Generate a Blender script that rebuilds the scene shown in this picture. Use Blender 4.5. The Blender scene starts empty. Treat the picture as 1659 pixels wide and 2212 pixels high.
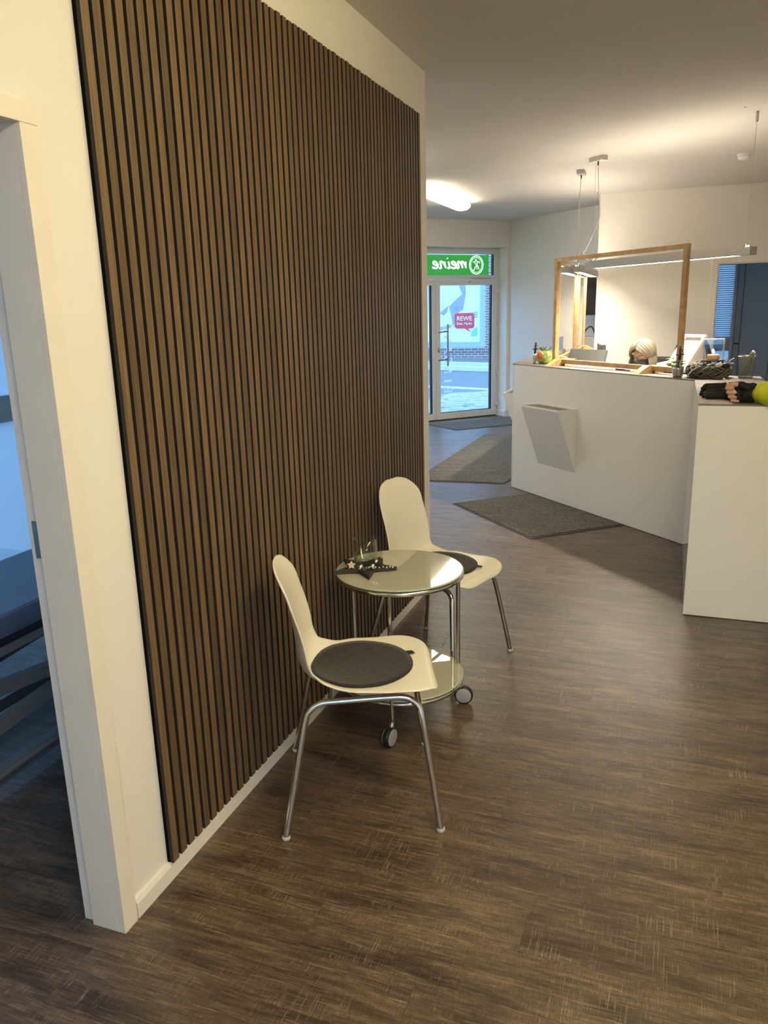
import bpy, bmesh, math, random
from mathutils import Vector, Matrix
random.seed(7)
S = bpy.context.scene
C = bpy.context.collection
PI = math.pi

# ------------------------------------------------------------------ camera
FPX, PITCH, ROLL, YAW = 1683.35, 0.2538, -0.0267, 0.3603
CAM = Vector((1.264, -1.5433, 1.5507))
cp, sp = math.cos(PITCH), math.sin(PITCH)
fw = Vector((-math.sin(YAW) * cp, math.cos(YAW) * cp, -sp))
rt = Vector((math.cos(YAW), math.sin(YAW), 0))
up = rt.cross(fw)
r2 = rt * math.cos(ROLL) + up * math.sin(ROLL)
u2 = up * math.cos(ROLL) - rt * math.sin(ROLL)
cd = bpy.data.cameras.new('camera')
cam = bpy.data.objects.new('camera', cd)
C.objects.link(cam)
cam.matrix_world = Matrix(((r2.x, u2.x, -fw.x, CAM.x), (r2.y, u2.y, -fw.y, CAM.y), (r2.z, u2.z, -fw.z, CAM.z), (0, 0, 0, 1)))
cd.sensor_fit = 'VERTICAL'
cd.sensor_height = 36.0
cd.lens = FPX * 36.0 / 2212.0
cd.clip_start = 0.02
S.camera = cam
S.view_settings.view_transform = 'Standard'
S.view_settings.look = 'None'
S.view_settings.gamma = 1.0
S.view_settings.use_curve_mapping = False
S.view_settings.exposure = 0.52

# ------------------------------------------------------------------ sky
W = bpy.data.worlds.new('sky'); S.world = W; W.use_nodes = True
wb = W.node_tree.nodes['Background']
wb.inputs[0].default_value = (0.27, 0.55, 1.0, 1)
wb.inputs[1].default_value = 3.0
LAMP_WARM = (1.0, 0.81, 0.38)
LAMP_PEND = (1.0, 0.87, 0.70)
LAMP_NEUT = (1.0, 0.92, 0.78)
LAMP_ENTR = (1.0, 0.88, 0.62)
L_ROOM, L_ROOM2, L_PEND, L_UP, L_ENTR = 22.0, 38.0, 46.0, 42.0, 18.0
P_LONG, P_SHORT = 39.0, 17.0
ZC = 2.684

def portal(loc, target, sx, sy):
    l = bpy.data.lights.new('daylight_portal', 'AREA'); l.shape = 'RECTANGLE'; l.size = sx; l.size_y = sy
    l.cycles.is_portal = True
    o = bpy.data.objects.new('daylight_portal', l); C.objects.link(o)
    o.location = loc
    o.rotation_euler = (Vector(target) - Vector(loc)).to_track_quat('-Z', 'Z').to_euler()
    return o
portal((-2.33, .05, 1.25), (0, .05, 1.25), 4.7, 2.4)
portal((-2.6, 8.6, 1.15), (-2.6 + .728, 8.6 - .685, 1.15), 3.9, 2.3)
portal((1.65, -3.05, 1.2), (1.65, 0, 1.2), .9, 2.3)
portal((-3.8, 6.25, 1.3), (0, 6.25, 1.3), 1.2, 2.2)
portal((2.7, 9.75, 1.4), (2.7, 5, 1.4), 2.4, 2.0)

# ------------------------------------------------------------------ materials
def new_mat(name):
    m = bpy.data.materials.new(name); m.use_nodes = True
    nt = m.node_tree; b = nt.nodes['Principled BSDF']
    return m, nt, b
def nd(nt, t, **kw):
    n = nt.nodes.new(t)
    for k, v in kw.items(): setattr(n, k, v)
    return n
def ramp(nt, fac, stops):
    r = nd(nt, 'ShaderNodeValToRGB'); e = r.color_ramp.elements
    while len(e) < len(stops): e.new(0.5)
    for i, (p, c) in enumerate(stops):
        e[i].position = p; e[i].color = (*c, 1) if len(c) == 3 else c
    nt.links.new(fac, r.inputs[0]); return r
def noise(nt, vec, scale, detail=4, rough=.55, dist=0):
    n = nd(nt, 'ShaderNodeTexNoise'); n.inputs['Scale'].default_value = scale; n.inputs['Detail'].default_value = detail
    n.inputs['Roughness'].default_value = rough; n.inputs['Distortion'].default_value = dist
    if vec is not None: nt.links.new(vec, n.inputs['Vector'])
    return n
def mapping(nt, vec, scale=(1, 1, 1), loc=(0, 0, 0), rot=(0, 0, 0)):
    m = nd(nt, 'ShaderNodeMapping'); m.inputs['Scale'].default_value = scale; m.inputs['Location'].default_value = loc
    m.inputs['Rotation'].default_value = rot
    nt.links.new(vec, m.inputs['Vector']); return m.outputs[0]
def simple(name, col, rough=.5, metal=0, spec=.5, var=.06, vscale=8, bump=0, bscale=60, coat=0, sheen=0):
    m, nt, b = new_mat(name)
    tc = nd(nt, 'ShaderNodeTexCoord')
    n = noise(nt, tc.outputs['Object'], vscale)
    lo = [max(0, c * (1 - var)) for c in col]; hi = [min(1, c * (1 + var)) for c in col]
    r = ramp(nt, n.outputs[0], [(.3, lo), (.7, hi)])
    nt.links.new(r.outputs[0], b.inputs['Base Color'])
    b.inputs['Roughness'].default_value = rough; b.inputs['Metallic'].default_value = metal
    b.inputs['Specular IOR Level'].default_value = spec
    b.inputs['Coat Weight'].default_value = coat
    b.inputs['Coat Roughness'].default_value = .03
    if sheen: b.inputs['Sheen Weight'].default_value = sheen
    if bump:
        n2 = noise(nt, tc.outputs['Object'], bscale)
        bp = nd(nt, 'ShaderNodeBump'); bp.inputs['Strength'].default_value = bump; bp.inputs['Distance'].default_value = .002
        nt.links.new(n2.outputs[0], bp.inputs['Height']); nt.links.new(bp.outputs[0], b.inputs['Normal'])
    return m
def emit(name, col, strength, base=(.8, .8, .8)):
    m, nt, b = new_mat(name)
    b.inputs['Base Color'].default_value = (*base, 1)
    b.inputs['Emission Color'].default_value = (*col, 1); b.inputs['Emission Strength'].default_value = strength
    return m
def pane_mat(name, tint=(.97, .99, .98), ior=1.5):
    m, nt, b = new_mat(name)
    nt.nodes.remove(b)
    out = nt.nodes['Material Output']
    t = nd(nt, 'ShaderNodeBsdfTransparent'); t.inputs[0].default_value = (*tint, 1)
    g = nd(nt, 'ShaderNodeBsdfGlossy'); g.inputs['Roughness'].default_value = 0.0
    lw = nd(nt, 'ShaderNodeLayerWeight'); lw.inputs[0].default_value = .5
    pw = nd(nt, 'ShaderNodeMath', operation='POWER'); pw.inputs[1].default_value = 5; nt.links.new(lw.outputs['Facing'], pw.inputs[0])
    f0 = ((ior - 1) / (ior + 1)) ** 2
    f = nd(nt, 'ShaderNodeMath', operation='MULTIPLY_ADD'); f.inputs[1].default_value = 1 - f0; f.inputs[2].default_value = f0; nt.links.new(pw.outputs[0], f.inputs[0])
    mx = nd(nt, 'ShaderNodeMixShader')
    nt.links.new(f.outputs[0], mx.inputs[0]); nt.links.new(t.outputs[0], mx.inputs[1]); nt.links.new(g.outputs[0], mx.inputs[2])
    nt.links.new(mx.outputs[0], out.inputs[0]); return m
def translucent(name, col, diff=.25, clear=0.0):
    m, nt, b = new_mat(name)
    nt.nodes.remove(b); out = nt.nodes['Material Output']
    t = nd(nt, 'ShaderNodeBsdfTranslucent'); t.inputs[0].default_value = (*col, 1)
    d = nd(nt, 'ShaderNodeBsdfDiffuse'); d.inputs[0].default_value = (*col, 1)
    mx = nd(nt, 'ShaderNodeMixShader'); mx.inputs[0].default_value = diff
    nt.links.new(t.outputs[0], mx.inputs[1]); nt.links.new(d.outputs[0], mx.inputs[2])
    last = mx
    if clear:
        tr = nd(nt, 'ShaderNodeBsdfTransparent'); m2 = nd(nt, 'ShaderNodeMixShader'); m2.inputs[0].default_value = clear
        nt.links.new(mx.outputs[0], m2.inputs[1]); nt.links.new(tr.outputs[0], m2.inputs[2]); last = m2
    nt.links.new(last.outputs[0], out.inputs[0]); return m

def floor_material():
    m, nt, b = new_mat('vinyl_plank')
    L = nt.links
    tc = nd(nt, 'ShaderNodeTexCoord'); oi = nd(nt, 'ShaderNodeObjectInfo'); at = nd(nt, 'ShaderNodeAttribute', attribute_name='rnd')
    add = nd(nt, 'ShaderNodeMath', operation='ADD'); L.new(oi.outputs['Random'], add.inputs[0]); L.new(at.outputs['Fac'], add.inputs[1])
    fr = nd(nt, 'ShaderNodeMath', operation='FRACT'); L.new(add.outputs[0], fr.inputs[0])
    off = nd(nt, 'ShaderNodeMath', operation='MULTIPLY'); off.inputs[1].default_value = 37.0; L.new(fr.outputs[0], off.inputs[0])
    cx = nd(nt, 'ShaderNodeCombineXYZ'); L.new(off.outputs[0], cx.inputs[0]); L.new(off.outputs[0], cx.inputs[1])
    va = nd(nt, 'ShaderNodeVectorMath', operation='ADD'); L.new(tc.outputs['Object'], va.inputs[0]); L.new(cx.outputs[0], va.inputs[1])
    v = va.outputs[0]
    # long grain
    g = noise(nt, mapping(nt, v, (1.6, 22, 1)), 2.4, 8, .68, 1.6)
    gcol = ramp(nt, g.outputs[0], [(.25, (.050, .033, .020)), (.45, (.090, .062, .040)), (.58, (.130, .093, .063)), (.78, (.205, .155, .112))])
    # broad tone patches
    t2 = noise(nt, mapping(nt, v, (2.0, 9, 1)), 1.7, 4, .6, .4)
    tr = ramp(nt, t2.outputs[0], [(.3, (.42, .40, .38)), (.5, (.92, .9, .88)), (.7, (1.42, 1.4, 1.38))])
    m1 = nd(nt, 'ShaderNodeMix', data_type='RGBA', blend_type='MULTIPLY'); m1.inputs[0].default_value = 1
    L.new(gcol.outputs[0], m1.inputs[6]); L.new(tr.outputs[0], m1.inputs[7])
    # plank tone
    pr = ramp(nt, fr.outputs[0], [(0, (.84, .82, .8)), (1, (1.16, 1.15, 1.13))])
    m2 = nd(nt, 'ShaderNodeMix', data_type='RGBA', blend_type='MULTIPLY'); m2.inputs[0].default_value = 1
    L.new(m1.outputs[2], m2.inputs[6]); L.new(pr.outputs[0], m2.inputs[7])
    # cross saw marks: pale scratches across the plank
    s = noise(nt, mapping(nt, v, (300, 6.5, 1)), 1.0, 1.5, .5, 0)
    sm = noise(nt, mapping(nt, v, (3.0, 5, 1), (5, 3, 0)), 1.9, 5, .7, .5)
    sr = ramp(nt, s.outputs[0], [(.585, (0, 0, 0)), (.66, (1, 1, 1))])
    mr = ramp(nt, sm.outputs[0], [(.49, (0.04, 0.04, 0.04)), (.66, (1, 1, 1))])
    mu = nd(nt, 'ShaderNodeMath', operation='MULTIPLY'); L.new(sr.outputs[0], mu.inputs[0]); L.new(mr.outputs[0], mu.inputs[1])
    # fine pale grain lines along the plank
    s2 = noise(nt, mapping(nt, v, (5.5, 190, 1), (9, 1, 0)), 1.0, 3, .55, 1.4)
    s2r = ramp(nt, s2.outputs[0], [(.60, (0, 0, 0)), (.72, (.75, .75, .75))])
    mxx = nd(nt, 'ShaderNodeMath', operation='MAXIMUM'); L.new(mu.outputs[0], mxx.inputs[0]); L.new(s2r.outputs[0], mxx.inputs[1])
    ml = nd(nt, 'ShaderNodeMath', operation='MULTIPLY'); ml.inputs[1].default_value = .62; L.new(mxx.outputs[0], ml.inputs[0])
    m3 = nd(nt, 'ShaderNodeMix', data_type='RGBA'); L.new(ml.outputs[0], m3.inputs[0]); L.new(m2.outputs[2], m3.inputs[6])
    m3.inputs[7].default_value = (.36, .295, .215, 1)
    fn = noise(nt, mapping(nt, v, (420, 40, 1), (2, 7, 0)), 1.0, 2, .6, 0); fn2 = noise(nt, mapping(nt, v, (22, 420, 1), (1, 2, 0)), 1.0, 2, .6, 0)
    fm = nd(nt, 'ShaderNodeMath', operation='MULTIPLY'); L.new(fn.outputs[0], fm.inputs[0]); L.new(fn2.outputs[0], fm.inputs[1])
    fr2 = ramp(nt, fm.outputs[0], [(.14, (.62, .60, .58)), (.25, (1, 1, 1)), (.38, (1.45, 1.43, 1.4))])
    m4 = nd(nt, 'ShaderNodeMix', data_type='RGBA', blend_type='MULTIPLY'); m4.inputs[0].default_value = 1
    L.new(m3.outputs[2], m4.inputs[6]); L.new(fr2.outputs[0], m4.inputs[7])
    L.new(m4.outputs[2], b.inputs['Base Color'])
    rr = ramp(nt, g.outputs[0], [(.3, (.42, .42, .42)), (.7, (.30, .30, .30))])
    L.new(rr.outputs[0], b.inputs['Roughness'])
    b.inputs['Specular IOR Level'].default_value = .65
    bp = nd(nt, 'ShaderNodeBump'); bp.inputs['Strength'].default_value = .30; bp.inputs['Distance'].default_value = .0015
    hh = nd(nt, 'ShaderNodeMath', operation='ADD'); L.new(g.outputs[0], hh.inputs[0]); L.new(ml.outputs[0], hh.inputs[1])
    L.new(hh.outputs[0], bp.inputs['Height']); L.new(bp.outputs[0], b.inputs['Normal'])
    return m
def wood(name, dark, light, stretch, scale=3.0, rough=.45, rnd=.25, dist=.8):
    m, nt, b = new_mat(name); L = nt.links
    tc = nd(nt, 'ShaderNodeTexCoord'); oi = nd(nt, 'ShaderNodeObjectInfo')
    off = nd(nt, 'ShaderNodeMath', operation='MULTIPLY'); off.inputs[1].default_value = 53; L.new(oi.outputs['Random'], off.inputs[0])
    va = nd(nt, 'ShaderNodeVectorMath', operation='ADD'); L.new(tc.outputs['Object'], va.inputs[0]); L.new(off.outputs[0], va.inputs[1])
    g = noise(nt, mapping(nt, va.outputs[0], stretch), scale, 6, .65, dist)
    r = ramp(nt, g.outputs[0], [(.3, dark), (.72, light)])
    pr = ramp(nt, oi.outputs['Random'], [(0, (1 - rnd,) * 3), (1, (1 + rnd,) * 3)])
    m1 = nd(nt, 'ShaderNodeMix', data_type='RGBA', blend_type='MULTIPLY'); m1.inputs[0].default_value = 1
    L.new(r.outputs[0], m1.inputs[6]); L.new(pr.outputs[0], m1.inputs[7]); L.new(m1.outputs[2], b.inputs['Base Color'])
    b.inputs['Roughness'].default_value = rough
    bp = nd(nt, 'ShaderNodeBump'); bp.inputs['Strength'].default_value = .15; bp.inputs['Distance'].default_value = .001
    L.new(g.outputs[0], bp.inputs['Height']); L.new(bp.outputs[0], b.inputs['Normal'])
    return m
def carpet(name, lo, hi):
    m, nt, b = new_mat(name); L = nt.links
    tc = nd(nt, 'ShaderNodeTexCoord')
    n = noise(nt, tc.outputs['Object'], 75, 4, .8)
    n2 = noise(nt, mapping(nt, tc.outputs['Object'], (1, 6, 1), (0, 0, 0), (0, 0, .78)), 3.5, 3, .6)
    ad = nd(nt, 'ShaderNodeMath', operation='MULTIPLY_ADD'); ad.inputs[1].default_value = .25; L.new(n2.outputs[0], ad.inputs[0]); L.new(n.outputs[0], ad.inputs[2])
    r = ramp(nt, ad.outputs[0], [(.42, lo), (.82, hi)])
    L.new(r.outputs[0], b.inputs['Base Color']); b.inputs['Roughness'].default_value = .95; b.inputs['Specular IOR Level'].default_value = .1
    bp = nd(nt, 'ShaderNodeBump'); bp.inputs['Strength'].default_value = .8; bp.inputs['Distance'].default_value = .004
    L.new(n.outputs[0], bp.inputs['Height']); L.new(bp.outputs[0], b.inputs['Normal'])
    return m
def brick_mat(name):
    m, nt, b = new_mat(name); L = nt.links
    tc = nd(nt, 'ShaderNodeTexCoord')
    v = mapping(nt, tc.outputs['Object'], (1, 1, 1), (0, 0, 0), (PI / 2, 0, 0))
    t = nd(nt, 'ShaderNodeTexBrick'); t.inputs['Scale'].default_value = 1
    t.inputs['Color1'].default_value = (.36, .20, .19, 1); t.inputs['Color2'].default_value = (.28, .17, .18, 1); t.inputs['Mortar'].default_value = (.6, .58, .55, 1)
    t.inputs['Brick Width'].default_value = .24; t.inputs['Row Height'].default_value = .083; t.inputs['Mortar Size'].default_value = .012
    L.new(v, t.inputs['Vector']); L.new(t.outputs[0], b.inputs['Base Color']); b.inputs['Roughness'].default_value = .9
    return m

M = {}
M['paint'] = simple('wall_paint', (.80, .775, .72), .85, var=.015, vscale=2, bump=.12, bscale=180, spec=.2)
M['ceil'] = simple('ceiling_paint', (.72, .69, .645), .9, var=.02, vscale=1.5, spec=.15)
M['trim'] = simple('trim_lacquer', (.80, .77, .70), .38, var=.02)
M['casing'] = simple('casing_lacquer', (.80, .755, .655), .4, var=.02)
M['floor'] = floor_material()
M['subfloor'] = simple('subfloor', (.03, .025, .02), .9)
M['slat'] = wood('slat_walnut', (.075, .044, .020), (.200, .128, .063), (42, 42, 1.1), 3.0, .5, .22)
M['mdf'] = simple('dark_slat_side', (.018, .015, .012), .8, var=.2)
M['felt'] = simple('black_felt', (.006, .005, .0045), .98, spec=.05, bump=.3, bscale=400)
M['gloss'] = simple('white_gloss_laminate', (.86, .855, .835), .06, var=.01, spec=.55)
M['top'] = wood('worktop_laminate', (.15, .122, .108), (.26, .225, .205), (2.0, 30, 4), 2.0, .42, .02)
M['core'] = simple('counter_core', (.32, .31, .30), .6)
M['chrome'] = simple('chrome_tube', (.62, .60, .57), .13, metal=1, var=.03)
M['steel'] = simple('brushed_steel', (.45, .44, .42), .35, metal=1, var=.05)
M['cream'] = simple('cream_plastic', (.80, .76, .655), .32, var=.01, spec=.45)
M['felt_grey'] = simple('charcoal_felt', (.034, .031, .027), .95, var=.5, vscale=140, spec=.1, bump=.7, bscale=300, sheen=.2)
M['felt_edge'] = simple('dark_edging', (.018, .017, .016), .8)
M['tglass'] = simple('white_backed_glass', (.47, .47, .385), .015, var=.005, spec=.9)
M['tgedge'] = simple('glass_edge', (.42, .48, .38), .08, var=.01)
M['black'] = simple('black_plastic', (.012, .012, .012), .4)
M['rubber'] = simple('grey_rubber', (.20, .20, .195), .6)
M['wheelface'] = simple('grey_wheel_disc', (.36, .37, .36), .5)
M['pane'] = pane_mat('clear_pane')
M['acryl'] = pane_mat('acrylic_pane', (.985, .99, .985), 1.49)
M['oak'] = wood('oak_frame', (.36, .21, .075), (.62, .41, .18), (3, 3, 3), 4.0, .45, .06)
M['pvc'] = simple('white_pvc', (.72, .72, .71), .35, var=.02)
M['gasket'] = simple('dark_gasket', (.02, .022, .03), .6)
M['alu'] = simple('lamp_aluminium', (.42, .40, .37), .42, metal=.6, var=.03)
M['led'] = emit('led_diffuser', LAMP_PEND, L_PEND)
M['led_up'] = emit('uplight_diffuser', LAMP_PEND, L_UP)
M['fluo'] = emit('entrance_diffuser', LAMP_ENTR, L_ENTR)
M['fluo_fill'] = emit('added_corner_diffuser', LAMP_ENTR, 13.5)
M['room'] = emit('added_warm_diffuser', LAMP_WARM, L_ROOM)
M['room_fill'] = emit('added_neutral_diffuser', LAMP_NEUT, L_ROOM2)
M['mat'] = carpet('doormat_pile', (.042, .039, .035), (.25, .232, .205))
M['matedge'] = simple('doormat_rubber_edge', (.045, .045, .047), .7)
M['frost'] = translucent('frosted_glass', (.66, .69, .71), .12)
M['frost_room'] = translucent('frosted_shop_glass', (.46, .49, .51), .12, .34)
M['film'] = translucent('etched_film', (.92, .98, .96), .3, .04)
M['green'] = emit('green_film_glow', (.022, .26, .035), .72, (.03, .25, .04))  # glow stands in for daylight coming through the film
M['signwhite'] = emit('white_film_glow', (.75, 1.0, .85), 1.0)  # letters glow in place of daylight shining through them
M['bed'] = simple('bed_vinyl', (.10, .125, .18), .33, var=.1, bump=.6, bscale=90)
M['bedframe'] = simple('bed_frame_lacquer', (.16, .155, .15), .45)
M['bluegrey'] = simple('blue_grey_lacquer', (.44, .45, .44), .5, var=.02)
M['asphalt'] = simple('asphalt', (.19, .195, .205), .9, var=.05, vscale=30)
M['kerb'] = simple('kerb_stone', (.70, .70, .68), .8)
M['paver'] = simple('paver_stone', (.43, .425, .41), .85, var=.1, vscale=9)
M['brick'] = brick_mat('brick_facade')
M['bluesteel'] = simple('window_frame_blue', (.42, .55, .62), .5)
M['poster'] = simple('poster_white', (.88, .88, .86), .6, var=.01)
M['posterblue'] = simple('poster_pale_blue', (.36, .40, .44), .6)
M['posterstar'] = simple('poster_mauve', (.36, .30, .36), .6)
M['pink'] = simple('speech_bubble_red', (.75, .06, .10), .5)
M['white'] = simple('white_lacquer', (.85, .85, .83), .4, var=.01)
M['teal'] = simple('poster_teal', (.25, .62, .50), .6)
M['skin'] = simple('skin', (.55, .31, .22), .5, var=.06, vscale=30)
M['hair'] = wood('blond_hair', (.065, .050, .030), (.165, .137, .092), (30, 30, 2.5), 3.5, .45, 0, .3)
M['mask'] = simple('dark_mask_cloth', (.028, .032, .033), .8)
M['blouse'] = simple('white_blouse', (.42, .42, .43), .8)
M['neon'] = simple('neon_yellow_jacket', (.55, .62, .02), .6, var=.12, vscale=12, bump=.4, bscale=25)
M['navy'] = simple('navy_trousers', (.03, .04, .09), .8)
M['glove'] = simple('black_glove', (.006, .006, .006), .75, bump=.5, bscale=120)
M['paper'] = simple('printed_paper', (.62, .55, .52), .8, var=.05, vscale=60)
M['white_paper'] = simple('white_paper', (.85, .84, .80), .8, var=.02)
M['ink'] = simple('print_ink', (.40, .35, .34), .8)
M['twig'] = wood('twig_bark', (.055, .050, .036), (.25, .228, .175), (8, 8, 8), 6, .8, .3)
M['silver'] = simple('silver_bauble', (.75, .74, .70), .12, metal=1)
M['pearl'] = simple('cream_bead', (.75, .70, .58), .25)
M['straw'] = simple('grey_fleece', (.30, .27, .23), .95, bump=1, bscale=200)
M['wax'] = simple('orange_wax', (.80, .42, .20), .5)
M['flame'] = emit('candle_flame', (1, .8, .5), 25)
M['darkwood'] = wood('dark_wood', (.018, .014, .010), (.055, .043, .032), (6, 6, 6), 6, .55, .05)
M['leaf'] = simple('clover_green', (.055, .11, .02), .5, var=.4, vscale=40)
M['leaf2'] = simple('pale_leaf_green', (.35, .45, .10), .5, var=.3, vscale=40)
M['red'] = simple('red_lacquer', (.45, .03, .04), .4)
M['foil'] = simple('silver_foil', (.60, .60, .57), .3, metal=.8, bump=1, bscale=70)
M['foilgreen'] = simple('green_foil', (.30, .42, .08), .25, metal=.35, var=.5, vscale=28, bump=.8, bscale=50)
M['foilred'] = simple('orange_red_foil', (.55, .16, .06), .3, var=.4, vscale=40)
M['grey'] = simple('grey_plastic', (.16, .165, .155), .45)
M['lgrey'] = simple('light_grey_plastic', (.45, .44, .42), .5)
M['mesh'] = simple('grey_wire_mesh', (.19, .19, .165), .5, metal=.3)
M['pengreen'] = simple('olive_pen', (.16, .18, .08), .4)
M['coat'] = simple('black_coat', (.015, .015, .014), .9)
M['slotwood'] = wood('slot_wood', (.16, .13, .09), (.27, .22, .16), (3, 20, 3), 4, .5, 0)
M['pinkwood'] = simple('small_wood_star', (.62, .42, .30), .6)
M['vinyl_out'] = simple('render_outside', (.6, .6, .58), .9)
M['glass'] = pane_mat('drinking_glass', (.93, .96, .93), 1.5)

# ------------------------------------------------------------------ mesh helpers
class MB:
    def __init__(s): s.v = []; s.f = []; s.sm = []
    def add(s, vs, fs, smooth=False):
        o = len(s.v); s.v += [tuple(x) for x in vs]
        s.f += [tuple(i + o for i in f) for f in fs]; s.sm += [smooth] * len(fs); return s
    def box(s, x0, x1, y0, y1, z0, z1, bev=0):
        if bev <= 0:
            vs = [(x, y, z) for z in (z0, z1) for y in (y0, y1) for x in (x0, x1)]
            return s.add(vs, [(0, 2, 3, 1), (4, 5, 7, 6), (0, 1, 5, 4), (2, 6, 7, 3), (0, 4, 6, 2), (1, 3, 7, 5)])
        b = min(bev, (x1 - x0) / 2.01, (y1 - y0) / 2.01, (z1 - z0) / 2.01)
        bm = bmesh.new(); bmesh.ops.create_cube(bm, size=1)
        for v in bm.verts: v.co = Vector(((x0 + x1) / 2 + v.co.x * (x1 - x0), (y0 + y1) / 2 + v.co.y * (y1 - y0), (z0 + z1) / 2 + v.co.z * (z1 - z0)))
        bmesh.ops.bevel(bm, geom=bm.edges[:], offset=b, segments=2, affect='EDGES', profile=.7)
        return s.bm(bm)
    def bm(s, bm, smooth=False):
        bm.verts.index_update(); vs = [v.co[:] for v in bm.verts]; fs = [[v.index for v in f.verts] for f in bm.faces]; bm.free()
        return s.add(vs, fs, smooth)
    def obox(s, o, ax, ay, az, lx, ly, lz, bev=0):
        # box in an oriented frame, lx = (a,b) ...
        t = MB(); t.box(lx[0], lx[1], ly[0], ly[1], lz[0], lz[1], bev)
        o = Vector(o); ax, ay, az = Vector(ax), Vector(ay), Vector(az)
        return s.add([o + ax * a + ay * b + az * c for a, b, c in t.v], t.f)
    def prism(s, poly, z0, z1):
        n = len(poly); vs = [(x, y, z0) for x, y in poly] + [(x, y, z1) for x, y in poly]
        fs = [tuple(range(n - 1, -1, -1)), tuple(range(n, 2 * n))] + [(i, (i + 1) % n, n + (i + 1) % n, n + i) for i in range(n)]
        return s.add(vs, fs)
    def prism3(s, pts, off):
        # planar polygon in 3D swept by a vector
        off = Vector(off); n = len(pts); vs = [Vector(p) for p in pts] + [Vector(p) + off for p in pts]
        fs = [tuple(range(n - 1, -1, -1)), tuple(range(n, 2 * n))] + [(i, (i + 1) % n, n + (i + 1) % n, n + i) for i in range(n)]
        return s.add(vs, fs)
    def tube(s, path, r, seg=10, closed=False, cap=True):
        P = [Vector(p) for p in path]; n = len(P); rings = []; prev = None
        rr = r if isinstance(r, (list, tuple)) else [r] * n
        for i in range(n):
            if closed: t = (P[(i + 1) % n] - P[i - 1])
            else: t = P[min(i + 1, n - 1)] - P[max(i - 1, 0)]
            t.normalize()
            if prev is None:
                a = Vector((0, 0, 1)) if abs(t.z) < .9 else Vector((1, 0, 0))
                nrm = (a - t * a.dot(t)).normalized()
            else:
                nrm = (prev - t * prev.dot(t)); nrm = nrm.normalized() if nrm.length > 1e-6 else t.orthogonal().normalized()
            prev = nrm; b = t.cross(nrm)
            rings.append([P[i] + (nrm * math.cos(2 * PI * k / seg) + b * math.sin(2 * PI * k / seg)) * rr[i] for k in range(seg)])
        vs = [v for R in rings for v in R]; fs = []
        for i in range(n if closed else n - 1):
            j = (i + 1) % n
            for k in range(seg):
                fs.append((i * seg + k, i * seg + (k + 1) % seg, j * seg + (k + 1) % seg, j * seg + k))
        s.add(vs, fs, True)
        if cap and not closed:
            s.add(rings[0], [tuple(range(seg - 1, -1, -1))]); s.add(rings[-1], [tuple(range(seg))])
        return s
    def lathe(s, prof, seg=32, c=(0, 0, 0), smooth=True, axis=None):
        vs = []; fs = []; n = len(prof)
        for r, z in prof:
            for k in range(seg): vs.append((r * math.cos(2 * PI * k / seg), r * math.sin(2 * PI * k / seg), z))
        for i in range(n - 1):
            for k in range(seg):
                fs.append((i * seg + k, i * seg + (k + 1) % seg, (i + 1) * seg + (k + 1) % seg, (i + 1) * seg + k))
        if prof[0][0] > 1e-5: fs.append(tuple(range(seg - 1, -1, -1)))
        if prof[-1][0] > 1e-5: fs.append(tuple((n - 1) * seg + k for k in range(seg)))
        q = Vector((0, 0, 1)).rotation_difference(Vector(axis)) if axis else None
        c = Vector(c); vs = [c + (q @ Vector(v) if q else Vector(v)) for v in vs]
        return s.add(vs, fs, smooth)
    def ball(s, c, r, seg=14, rings=9, scale=(1, 1, 1), rot=None):
        bm = bmesh.new(); bmesh.ops.create_uvsphere(bm, u_segments=seg, v_segments=rings, radius=r)
        for v in bm.verts:
            q = Vector((v.co.x * scale[0], v.co.y * scale[1], v.co.z * scale[2]))
            if rot: q = rot @ q
            v.co = q + Vector(c)
        return s.bm(bm, True)
    def capsule(s, a, b, ra, rb, seg=14):
        a, b = Vector(a), Vector(b); d = b - a; L = d.length; d.normalize()
        pts = []; rad = []
        for k in range(5):
            t = PI / 2 * k / 4; pts.append(a - d * ra * math.cos(t)); rad.append(max(ra * math.sin(t), ra * .03))
        for k in range(5):
            t = PI / 2 * k / 4; pts.append(b + d * rb * math.sin(t)); rad.append(max(rb * math.cos(t), rb * .03))
        return s.tube(pts, rad, seg)
    def build(s, name, mat, parent=None, smooth=None):
        me = bpy.data.meshes.new(name); me.from_pydata([tuple(v) for v in s.v], [], s.f)
        me.materials.append(M[mat] if isinstance(mat, str) else mat)
        sm = s.sm if smooth is None else [smooth] * len(s.f)
        me.polygons.foreach_set('use_smooth', sm); me.update()
        o = bpy.data.objects.new(name, me); C.objects.link(o)
        if parent: o.parent = parent
        return o
def spline(pts, n=8, closed=False):
    P = [Vector(p) for p in pts]; out = []; m = len(P)
    for i in range(m if closed else m - 1):
        p0 = P[(i - 1) % m] if closed else P[max(i - 1, 0)]; p1 = P[i]; p2 = P[(i + 1) % m]; p3 = P[(i + 2) % m] if closed else P[min(i + 2, m - 1)]
        for k in range(n):
            t = k / n
            out.append(.5 * ((2 * p1) + (p2 - p0) * t + (2 * p0 - 5 * p1 + 4 * p2 - p3) * t * t + (3 * p1 - p0 - 3 * p2 + p3) * t ** 3))
    if not closed: out.append(P[-1])
    return out
def tag(o, label, cat=None, group=None, kind=None):
    o['label'] = label
    if cat: o['category'] = cat
    if group: o['group'] = group
    if kind: o['kind'] = kind
    return o
def empty(name, loc=(0, 0, 0), rz=0):
    o = bpy.data.objects.new(name, None); C.objects.link(o); o.location = loc; o.rotation_euler = (0, 0, rz); o.empty_display_size = .1; return o
def thing(name, label, cat, loc=(0, 0, 0), rz=0, group=None): return tag(empty(name, loc, rz), label, cat, group)
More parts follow.
